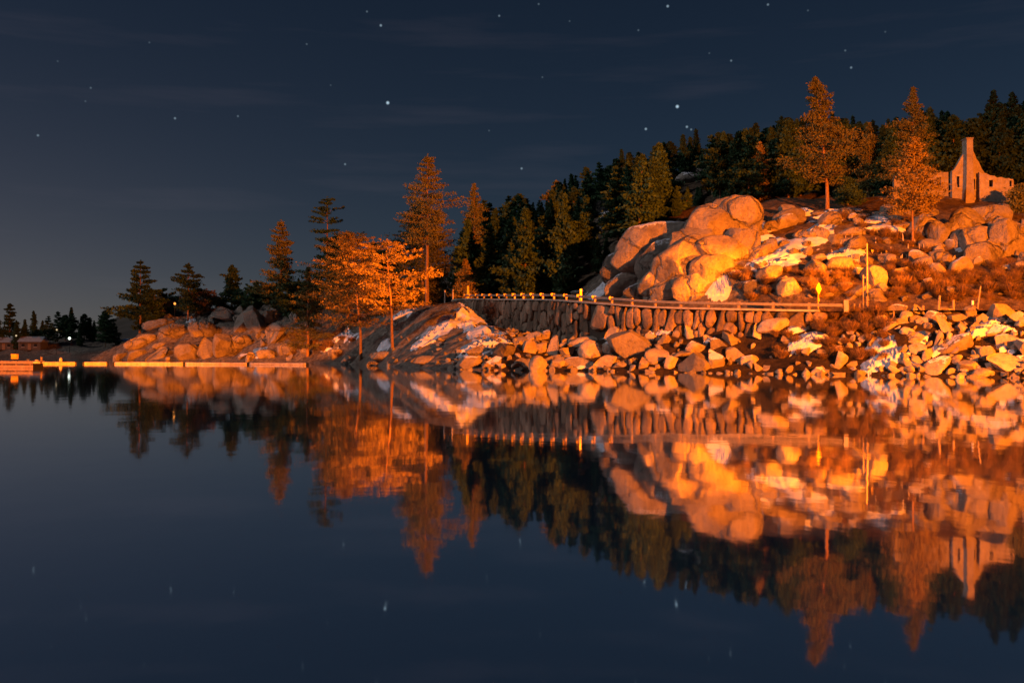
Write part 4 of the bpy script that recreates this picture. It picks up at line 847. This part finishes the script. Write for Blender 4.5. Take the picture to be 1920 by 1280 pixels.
plant_tree(800, 288, 542, 150, 112, 'tallest dark red pine with a long bare lit trunk left of the guard rail', 1, 'needle', base=0.42, shape='pine', nb=110, clumps=8, per=11, gaps=0.1, up=0.05, tr=0.33)
plant_tree(792, 392, 530, 161, 98, 'broad dense conifer right behind the trunk of the tallest pine', 2, 'needle', base=0.03, shape='round', nb=190, clumps=9, per=12, up=0.1, gaps=0.02)
plant_tree(736, 455, 655, 124, 128, 'golden spreading pine with a bent trunk, brightest tree above the shore', 3, 'needle_gold', base=0.36, shape='round', nb=60, clumps=7, per=13, gaps=0.30, up=0.12, tr=0.20, lean=-0.9, leaf=(0.34, 0.075), clump_r=0.38)
plant_tree(677, 440, 665, 136, 130, 'wide round orange tree with a dark trunk left of the golden pine', 4, 'needle_gold', base=0.26, shape='round', nb=110, clumps=8, per=11, gaps=0.22, up=0.15, tr=0.22, lean=-1.6)
plant_tree(652, 436, 600, 168, 110, 'dense orange tree behind the wide round one', 41, 'needle', base=0.08, shape='round', nb=120, clumps=8, per=10, gaps=0.05, up=0.15)
plant_tree(577, 500, 640, 163, 78, 'small orange conifer above the shore right of the headland', 5, 'needle', base=0.10, shape='cone', nb=90, clumps=7, per=11, gaps=0.05)
plant_tree(525, 412, 575, 196, 76, 'dark ragged cone shaped pine left of the layered pine', 6, 'needle', base=0.08, shape='pine', nb=120, clumps=7, per=11, gaps=0.06, leaf=(0.5, 0.12))
plant_tree(612, 368, 565, 187, 90, 'tall thin pine with separate layered tufts against the sky', 7, 'needle_dark', base=0.12, shape='layer', nb=84, clumps=7, per=11, gaps=0.12, leaf=(0.5, 0.12), flat=0.45)
plant_tree(434, 497, 572, 214, 64, 'short dark cone tree on the headland crest', 8, 'needle_dark', base=0.04, shape='cone', nb=80, clumps=6, per=10, leaf=(0.6, 0.18))
plant_tree(352, 493, 600, 208, 68, 'open layered pine in the middle of the headland', 9, 'needle_dark', base=0.22, shape='layer', nb=78, clumps=6, per=11, gaps=0.1, leaf=(0.5, 0.13), flat=0.45)
plant_tree(262, 488, 612, 217, 84, 'bushy dark pine nearest the headland tip', 10, 'needle_dark', base=0.12, shape='pine', nb=80, clumps=7, per=11, gaps=0.1, leaf=(0.65, 0.18))
plant_tree(290, 545, 612, 222, 84, 'low dark tree filling the gap under the headland cabin', 11, 'needle_dark', base=0.05, shape='round', nb=80, clumps=6, per=10, leaf=(0.6, 0.2))
plant_tree(375, 545, 600, 214, 70, 'brown leafless looking round tree beside the open layered pine', 12, 'brush', base=0.1, shape='round', nb=80, clumps=6, per=8, leaf=(0.6, 0.10))
plant_tree(490, 540, 575, 208, 74, 'low dark bushy tree on the headland cliff top', 13, 'needle_dark', base=0.03, shape='round', nb=70, clumps=6, per=10, leaf=(0.6, 0.2))
plant_tree(555, 530, 600, 190, 60, 'low dark tree between the ragged pine and small orange conifer', 14, 'needle_dark', base=0.03, shape='round', nb=70, clumps=6, per=10, leaf=(0.6, 0.2))
plant_tree(888, 343, 545, 164, 100, 'rust brown conifer right of the tallest pine', 15, 'needle', base=0.05, shape='cone', nb=120, clumps=7, per=11, gaps=0.05)
plant_tree(872, 485, 545, 150, 44, 'small orange young tree behind the yellow marker post', 16, 'needle_gold', base=0.03, shape='cone', nb=60, clumps=5, per=10)
plant_tree(905, 500, 545, 156, 50, 'low reddish shrub tree right of the yellow marker post', 17, 'brush', base=0.03, shape='round', nb=60, clumps=5, per=10)
plant_tree(1552, 143, 392, 118, 128, 'tall full pine lit orange with pale trunk beside the dome outcrop', 18, 'needle', base=0.20, shape='cone', nb=120, clumps=8, per=11, gaps=0.08, tr=0.24, lean=-1.5)
plant_tree(1712, 162, 372, 130, 104, 'tall brown pine behind the slim foreground pine', 19, 'needle', base=0.06, shape='cone', nb=110, clumps=7, per=11, gaps=0.06)
plant_tree(1711, 256, 464, 105, 96, 'slim golden pine with a bare lower trunk in front of the ruin', 20, 'needle_gold', base=0.32, shape='cone', nb=84, clumps=7, per=10, gaps=0.1, tr=0.13, leaf=(0.34, 0.075), lean=0.15)
plant_tree(1424, 264, 375, 142, 52, 'small orange cone tree above the dome outcrop', 21, 'needle_gold', base=0.04, shape='cone', nb=80, clumps=6, per=9)
plant_tree(1630, 228, 372, 136, 62, 'narrow brownish conifer between the two tall lit pines', 22, 'needle', base=0.05, shape='cone', nb=100, clumps=6, per=10)
plant_tree(1662, 262, 372, 133, 50, 'narrow conifer just left of the tall brown pine', 23, 'needle_dark', base=0.05, shape='cone', nb=90, clumps=6, per=10)
plant_tree(1864, 168, 345, 152, 70, 'dark spire shaped tree right of the ruin chimney', 24, 'needle_dark', base=0.12, shape='cone', nb=100, clumps=6, per=10, leaf=(0.55, .15))
plant_tree(1899, 172, 345, 156, 76, 'second dark spire tree at the right edge above the ruin', 25, 'needle_dark', base=0.10, shape='cone', nb=100, clumps=6, per=10, leaf=(0.55, .15))
plant_tree(1914, 345, 405, 117, 34, 'orange round bush tree at the right end of the ruin', 26, 'needle', base=0.02, shape='round', nb=80, clumps=6, per=10)
plant_tree(1042, 338, 520, 186, 60, 'forest pine with a reddish lit top left of the snowy crag', 27, 'needle', base=0.1, shape='layer', nb=70, clumps=6, per=10, gaps=0.1, leaf=(0.6, .17))
plant_tree(1590, 330, 385, 126, 52, 'small dark tree right of the tall full pine', 28, 'needle_dark', base=0.03, shape='cone', nb=70, clumps=6, per=9)

# the forest on the hill: a few tree shapes, planted one by one
FV = []
for i in range(7):
    t, c = tree_meshes(300 + i, 12.0, (5.4, 6.2, 7.4, 5.8, 8.0, 5.0, 6.8)[i], base=(0.06, 0.1, 0.08, 0.05, 0.15, 0.05, 0.2)[i], shape=('cone', 'cone', 'pine', 'cone', 'pine', 'cone', 'round')[i], bend=((0, 0), (.4, 0), (0, 0), (-.3, .2), (.5, 0), (0, 0), (0, 0))[i], nb=(84, 96, 70, 90, 60, 84, 100)[i], clumps=6, per=8, leaf=(0.62, 0.17), gaps=0.08)
    t.materials.append(M['bark']); c.materials.append(M['needle_dark']); FV.append((t, c))
def forest_tree(x, y, H, v, label, group, rs):
    e = empty('forest_conifer', (x, y, float(T(x, y)) - 0.15), rs.uniform(0, 6.28)); k_ = H / 12.0; e.scale = (k_ * rs.uniform(0.85, 1.15), k_ * rs.uniform(0.85, 1.15), k_)
    tag(e, label, 'tree', group)
    for nm, m_ in zip(('trunk', 'crown'), FV[v]): 
        o = bpy.data.objects.new(nm, m_); COL.objects.link(o); o.parent = e
SKY = np.array([(840, 430), (870, 400), (900, 372), (930, 392), (960, 375), (1000, 378), (1040, 360), (1080, 330), (1110, 318), (1140, 312), (1180, 280), (1210, 292), (1235, 270), (1270, 268), (1300, 252), (1350, 258), (1400, 244), (1440, 238), (1480, 222), (1560, 222), (1600, 228), (1650, 238), (1740, 212), (1780, 222), (1820, 238), (1870, 205), (1920, 190), (2000, 185)])
FT = []
rs = random.Random(21); tries = 0
KEEP = [(1128, 405, 14, 34), (1297, 330, 30, 14)]          # openings in the forest where rock shows
while len(FT) < 295 and tries < 16000:
    tries += 1
    D = rs.uniform(138, 245) if rs.random() < 0.8 else rs.uniform(124, 150); px = rs.uniform(872, 1985); x = X_(px, D); z = float(T(x, D))
    lim = np.interp(px, [872, 950, 1040, 1110, 1180, 1240, 1300, 1420, 1560, 1700, 1985], [160, 143, 131, 125, 131, 134, 137, 134, 132, 139, 138])
    if D < lim: continue
    if any((x - a) ** 2 + (D - b) ** 2 < 2.7 ** 2 for a, b in FT): continue
    ysky = float(np.interp(px, SKY[:, 0], SKY[:, 1])); Hmax = Z_(px, ysky - rs.choice((-14, -6, 0, 4, 12)), D) - z
    H = min(rs.uniform(9.0, 15.0), Hmax)
    if D > 215: H = min(Hmax, 16)
    if H < 4.0: continue
    yb = hz(px) - (z - CAMH) / D * F; yt = hz(px) - (z + H - CAMH) / D * F; hw = 2.6 * F / D * 0.8
    for kx, ky, kw, kh in KEEP:
        if abs(px - kx) < kw + hw * 0.3 and yt < ky + kh and yb > ky - kh and D < hit1(kx, ky) + 1: H = min(H, Z_(px, ky + kh + 4, D) - z)
    if H < 3.5: continue
    FT.append((x, D))
    zone = ('dark conifer in the forest between the rust brown tree and the snowy crag' if px < 1130 else 'dark conifer in the forest behind the dome and slab outcrops' if px < 1480 else 'dark conifer in the wood behind the tall lit pines and the ruin')
    forest_tree(x, D, H, rs.randrange(7), zone, ('forest left of the crag', 'forest behind the dome', 'wood behind the ruin')[0 if px < 1130 else 1 if px < 1480 else 2], rs)
# conifers between the parking place and the headland, and along the far shore
for px, D, yt in [(700, 200, 455), (720, 185, 470), (745, 215, 450), (635, 205, 440), (590, 215, 505), (560, 230, 520), (468, 236, 545), (410, 240, 555)]:
    x = X_(px, D); H = max(4, Z_(px, yt, D) - float(T(x, D))); forest_tree(x, D, H, rs.randrange(7), 'dark conifer standing back behind the orange trees and headland pines', 'conifers behind the headland', rs)
rs = random.Random(9)
for px, yt in [(18, 568), (-6, 590), (46, 598), (64, 582), (88, 592), (108, 583), (122, 590), (134, 576), (158, 588), (176, 600), (198, 582), (206, 600), (30, 600), (78, 600), (150, 604), (168, 596), (216, 605), (-30, 580)]:
    D = rs.uniform(312, 332); x = X_(px, D); zb = float(T(x, D)); H = max(4.0, Z_(px, yt, D) - zb)
    forest_tree(x, D, H, rs.randrange(7), 'dark conifer on the far shore behind the dock', 'far shore trees', rs)

# ------------------------------------------------------------------ brush
def shrub_meshes(seed, h, w, n=260, leaf=True):
    rs = np.random.RandomState(seed); Q = []
    az_ = rs.rand(n) * 6.283; rr = np.sqrt(rs.rand(n)); lean = 0.25 + rr * 0.9
    p0 = np.stack([np.cos(az_) * rr * w * 0.18, np.sin(az_) * rr * w * 0.18, np.full(n, -0.1)], 1)
    L = h * rs.uniform(0.55, 1.1, n) * (1 - 0.35 * rr)
    p1 = p0 + np.stack([np.cos(az_) * lean * w * 0.36, np.sin(az_) * lean * w * 0.36, L], 1)
    sd = np.stack([-np.sin(az_), np.cos(az_), np.zeros(n)], 1) * 0.018
    Q.append(np.stack([p0 - sd, p0 + sd, p1 + sd * 0.4, p1 - sd * 0.4], 1))
    m = n * 3; k_ = rs.randint(0, n, m); t = rs.uniform(0.35, 1.02, (m, 1)); c = p0[k_] * (1 - t) + p1[k_] * t + rs.normal(size=(m, 3)) * 0.09
    d = (p1 - p0)[k_]; d = d / np.linalg.norm(d, axis=1)[:, None] + rs.normal(size=(m, 3)) * 0.35; d /= np.linalg.norm(d, axis=1)[:, None]
    s_ = np.cross(d, rs.normal(size=(m, 3))); s_ /= np.linalg.norm(s_, axis=1)[:, None]; ll = rs.uniform(0.16, 0.42, (m, 1)); ww = rs.uniform(0.012, 0.03, (m, 1))
    tw = np.stack([c - d * ll * .5, c + s_ * ww, c + d * ll * .5, c - s_ * ww], 1)
    return quads_mesh('stems', Q[0]), quads_mesh('twigs', tw)
SV = []
for i in range(5):
    a_, b_ = shrub_meshes(500 + i, 1.3, 1.7); a_.materials.append(M['bark']); b_.materials.append(M['brush']); SV.append((a_, b_))
def shrub(x, y, sc, label, group, rs, zoff=0.0):
    e = empty('dry_shrub', (x, y, float(T(x, y)) + zoff), rs.uniform(0, 6.28)); e.scale = (sc * rs.uniform(0.9, 1.3), sc * rs.uniform(0.9, 1.3), sc * rs.uniform(0.8, 1.15)); tag(e, label, 'shrub', group)
    for nm, m_ in zip(('stems', 'twigs'), SV[rs.randrange(5)]):
        o = bpy.data.objects.new(nm, m_); COL.objects.link(o); o.parent = e; o['kind'] = 'stuff'
rs = random.Random(31); spots = []
def brush_zone(n, pxr, pyr, sc, label, group, ok=None):
    made = 0; tr_ = 0
    while made < n and tr_ < n * 40:
        tr_ += 1; px = rs.uniform(*pxr); py = rs.uniform(*pyr)
        if ok and not ok(px, py): continue
        D = hit1(px, py)
        if not D: continue
        x = X_(px, D)
        if float(T(x, D)) < 0.2 or any((x - a) ** 2 + (D - b) ** 2 < 0.85 for a, b in spots): continue
        spots.append((x, D)); shrub(x, D, rs.uniform(*sc), label, group, rs); made += 1
brush_zone(95, (1380, 1960), (498, 566), (0.5, 1.0), 'dry brown shrub on the slope just above the road', 'brush above the road', lambda px, py: not (1440 < px < 1520 and py > 520) and not (1600 < px < 1665 and py > 500) and py > 512 - (px - 1380) * 0.03 and not (1740 < px < 1870 and py < 505))
brush_zone(12, (1445, 1500), (640, 672), (0.4, 0.75), 'reddish bush at the water below the end of the guard rail', 'bushes at the water')
brush_zone(34, (1525, 1660), (592, 676), (0.45, 0.9), 'orange brown bush on the bank left of the snowy riprap', 'bushes on the bank')
brush_zone(16, (1290, 1360), (468, 500), (0.5, 1.0), 'low shrub clinging to the foot of the dome outcrop', 'shrubs on the outcrop')
brush_zone(24, (1560, 1760), (400, 480), (0.4, 0.9), 'low shrub between the crest and the bleached stems', 'brush on the crest')
brush_zone(10, (1180, 1400), (600, 618), (0.4, 0.7), 'low twiggy bush at the foot of the stone wall', 'bushes at the wall foot')
brush_zone(14, (540, 660), (620, 668), (0.6, 1.1), 'dark reddish shrub on the shore left of the two trunks', 'shrubs on the shore')

# ------------------------------------------------------------------ dock, boom, far shore
DKD = 96.0; dz = 0.66
dock = empty('floating_dock', (X_(20, DKD), DKD, 0)); tag(dock, 'low wooden floating dock lit orange at the left edge', 'dock')
x1 = X_(62, DKD) - X_(20, DKD); x0 = X_(-160, DKD) - X_(20, DKD)
nb_ = 30; wpl = (x1 - x0) / nb_
for i in range(nb_): MB().box((x0 + (i + .5) * wpl, 1.2, dz - 0.03), (wpl - 0.02, 2.4, 0.05)).build('plank', M['dockwood'], dock)
MB().box(((x0 + x1) / 2, -0.03, dz - 0.16), (x1 - x0, 0.05, 0.24)).build('upper_fascia', M['dockwood'], dock)
MB().box(((x0 + x1) / 2, -0.01, 0.14), (x1 - x0, 0.05, 0.26)).build('lower_fascia', M['dockwood'], dock)
for i in range(5): MB().box((x0 + 0.6 + i * (x1 - x0 - 1.2) / 4, 1.2, 0.16), (1.0, 2.2, 0.5)).build('float', M['black'], dock)
for i in range(9): MB().box((x0 + 0.3 + i * (x1 - x0 - .6) / 8, 0.06, dz - 0.30), (0.10, 0.08, 0.5)).build('fascia_post', M['woodpost'], dock)
for i in range(4): MB().tube([(x0 + 1.0 + i * (x1 - x0 - 1.6) / 3, 0.25, dz - 0.01), (x0 + 1.0 + i * (x1 - x0 - 1.6) / 3, 0.25, dz + 0.12)], [0.04, 0.04], 6).box((x0 + 1.0 + i * (x1 - x0 - 1.6) / 3, 0.25, dz + 0.14), (0.34, 0.06, 0.05)).build('cleat', M['steel'], dock)
for i in range(3): MB().tube([(x0 + 2.0 + i * (x1 - x0 - 2.4) / 2, 2.55, -2.0), (x0 + 2.0 + i * (x1 - x0 - 2.4) / 2, 2.55, 1.05)], [0.13, 0.11], 10).build('pile', M['woodpost'], dock)
e = empty('dock_light_box', (X_(18, DKD), DKD + 1.0, dz)); tag(e, 'small orange box on a short stand at the dock', 'dock box')
MB().tube([(0, 0, -0.005), (0, 0, 0.18)], [0.05, 0.05], 8).build('stand', M['black'], e); MB().box((0, 0, 0.41), (0.52, 0.4, 0.46)).build('body', M['yellow'], e); MB().box((0, 0, 0.66), (0.58, 0.46, 0.05)).build('lid', M['woodpost'], e)
def boom_log(p0, p1, D0, D1, label):
    a = Vector((X_(p0, D0), D0, 0.10)); b = Vector((X_(p1, D1), D1, 0.10)); m = (a + b) / 2
    e = empty('boom_log', m); tag(e, label, 'floating log', 'log boom'); n = 12
    pts = [(a - m).lerp(b - m, i / n) for i in range(n + 1)]
    MB().tube(pts, [0.19 + 0.012 * math.sin(i * 1.7 + p0) for i in range(n + 1)], 10).build('log', M['log'], e, True)
    for q in (0.004, 0.996):
        c = (a - m).lerp(b - m, q); d = (b - a).normalized() * 0.10; MB().tube([c - d, c + d], [0.215, 0.215], 10).build('end_band', M['black'], e)
boom_log(58, 143, 128, 130, 'leftmost floating boom log running out from behind the dock')
boom_log(157, 202, 130, 130.5, 'short floating boom log between two gaps'); boom_log(214, 346, 130.5, 130, 'floating boom log in front of the headland tip')
boom_log(347, 466, 130, 129, 'floating boom log in front of the big round headland boulder'); boom_log(467, 577, 129, 127, 'rightmost floating boom log')
for px, w_, h_, lb in [(69, 0.55, 0.28, 'low pinkish float on the leftmost boom log'), (114, 0.40, 0.55, 'upright pinkish float on the leftmost boom log')]:
    D = 128.2 + (px - 58) * 0.02; e = empty('boom_float', (X_(px, D), D, 0.27)); tag(e, lb, 'float')
    MB().tube([(0, 0, 0), (0, 0, h_ * .3), (0, 0, h_ * .8), (0, 0, h_)], [w_ * .45, w_ * .5, w_ * .4, w_ * .1], 12).build('body', M['log'], e, True); MB().tube([(0, 0, h_), (0, 0, h_ + .05)], [.04, .04], 8).build('ring', M['black'], e)
def cabin(px, ybase, D, w, d, h, rh, roof, label, wall='cabin'):
    x = X_(px, D); zb = float(T(x, D)) - 0.2; e = empty('cabin', (x, D, zb)); tag(e, label, 'cabin')
    MB().box((0, 0, h / 2), (w, d, h)).build('walls', M[wall], e)
    o_ = 0.35; MB().add([(-w / 2 - o_, -d / 2 - o_, h - .05), (w / 2 + o_, -d / 2 - o_, h - .05), (w / 2 + o_, d / 2 + o_, h - .05), (-w / 2 - o_, d / 2 + o_, h - .05), (-w / 2 - o_, 0, h + rh), (w / 2 + o_, 0, h + rh)],
                        [(0, 1, 5, 4), (2, 3, 4, 5), (3, 0, 4), (1, 2, 5), (3, 2, 1, 0)]).build('roof', M[roof], e)
    for q in (-0.28, 0.28):
        wo = MB().box((w * q, -d / 2 - 0.02, h * 0.55), (0.9, 0.05, 1.0)).build('window', M['black'], e); MB().box((w * q, -d / 2 - 0.05, h * 0.55 - 0.55), (1.1, 0.12, 0.08)).build('sill', M['white'], wo)
    do = MB().box((0, -d / 2 - 0.02, 1.0), (0.95, 0.05, 2.0)).build('door', M['woodpost'], e); MB().box((0.36, -d / 2 - 0.06, 1.0), (0.08, 0.05, 0.08)).build('handle', M['steel'], do)
    return e
cabin(62, 650, 316, 7, 5, 2.6, 1.7, 'paleroof', 'pale roofed cabin on the far shore above the dock'); cabin(14, 650, 318, 6, 5, 2.4, 1.6, 'paleroof', 'smaller cabin at the left edge of the far shore')
D = 226; x = X_(310, D); zc_ = Z_(310, 553, D) - float(T(x, D)); cabin(310, 590, D, 6.0, 6, max(2.6, zc_ - 1.2), 1.2, 'darkroof', 'dark roofed cabin among the headland trees')
def lamp_thing(px, py, D, r, mat, label, name='lamp_post', watt=0, col=(1, 1, .9)):
    x = X_(px, D); zb = float(T(x, D)); h = max(0.6, Z_(px, py, D) - zb); e = empty(name, (x, D, zb)); tag(e, label, 'lamp')
    MB().tube([(0, 0, -.2), (0, 0, h - r * .8)], [.07, .05], 6).build('post', M['black'], e)
    MB().tube([(0, 0, h - r), (0, 0, h - r * .7), (0, 0, h), (0, 0, h + r * .7), (0, 0, h + r)], [r * .2, r * .7, r, r * .7, r * .1], 10).build('globe', M[mat], e, True)
lamp_thing(130, 634, 305, 0.42, 'lampwhite', 'bright white lamp on the far shore'); lamp_thing(106, 618, 309, 0.26, 'lampwarm', 'dim warm lamp left of the bright white one'); lamp_thing(30, 629, 306, 0.28, 'lampwarm', 'dim warm lamp over the far cabins')
lamp_thing(327, 569, 207, 0.26, 'lampsodium', 'small orange lamp under the headland trees')

# ------------------------------------------------------------------ unseen sodium lamps assumed to light the bay, and an added spot for headlights
def flood(name, loc, zg, aim, watt, size, blend, label, radius=0.4, sy=1.0):
    e = empty(name, (loc[0], loc[1], zg)); tag(e, label, 'street lamp'); h = loc[2] - zg
    MB().tube([(0, 0, -0.3), (0, 0, h * .5), (0, 0, h - 0.9)], [0.16, 0.12, 0.08], 10).build('post', M['steel'], e)
    d = (Vector(aim) - Vector(loc)).normalized(); q = d.to_track_quat('-Z', 'Y').to_matrix()
    MB().box(Vector((0, 0, h)) - d * 0.65, (0.9, 0.6, 0.5), q).tube([(0, 0, h - 0.95), Vector((0, 0, h)) - d * 0.65], [0.06, 0.06], 8).build('head', M['black'], e)
    L = bpy.data.lights.new(name + '_light', 'SPOT'); L.energy = watt; L.color = SODIUM; L.spot_size = R(size); L.spot_blend = blend; L.shadow_soft_size = radius
    lo = bpy.data.objects.new('light', L); COL.objects.link(lo); lo.parent = e; lo.location = (0, 0, h); lo.rotation_euler = d.to_track_quat('-Z', 'Y').to_euler(); lo.scale = (1, sy, 1)
flood('assumed_key_lamp', (60, -14, 18), 2.0, (6, 106, 8), 3.2e6, 80, 0.95, 'assumed tall sodium lamp, unseen on the bank behind the camera', sy=0.6)  # unseen lamp and post, assumed from the orange light on the hillside
flood('assumed_headland_lamp', (-40, -16, 8), 2.0, (-60, 190, 1.2), 4.0e6, 24, 0.4, 'assumed sodium lamp, unseen on the bank, lighting the dock and headland', sy=0.13)  # second unseen lamp and post, assumed to light the headland boulders and dock
flood('added_headlight_spot', (100, 15.0, 8.6), 1.0, (-14, 124, 10.8), 7.5e6, 22, 0.7, 'added low spot lamp past the right edge standing in for car headlights', 0.3, sy=0.18)  # unseen spot on an added post, standing in for headlights along the road
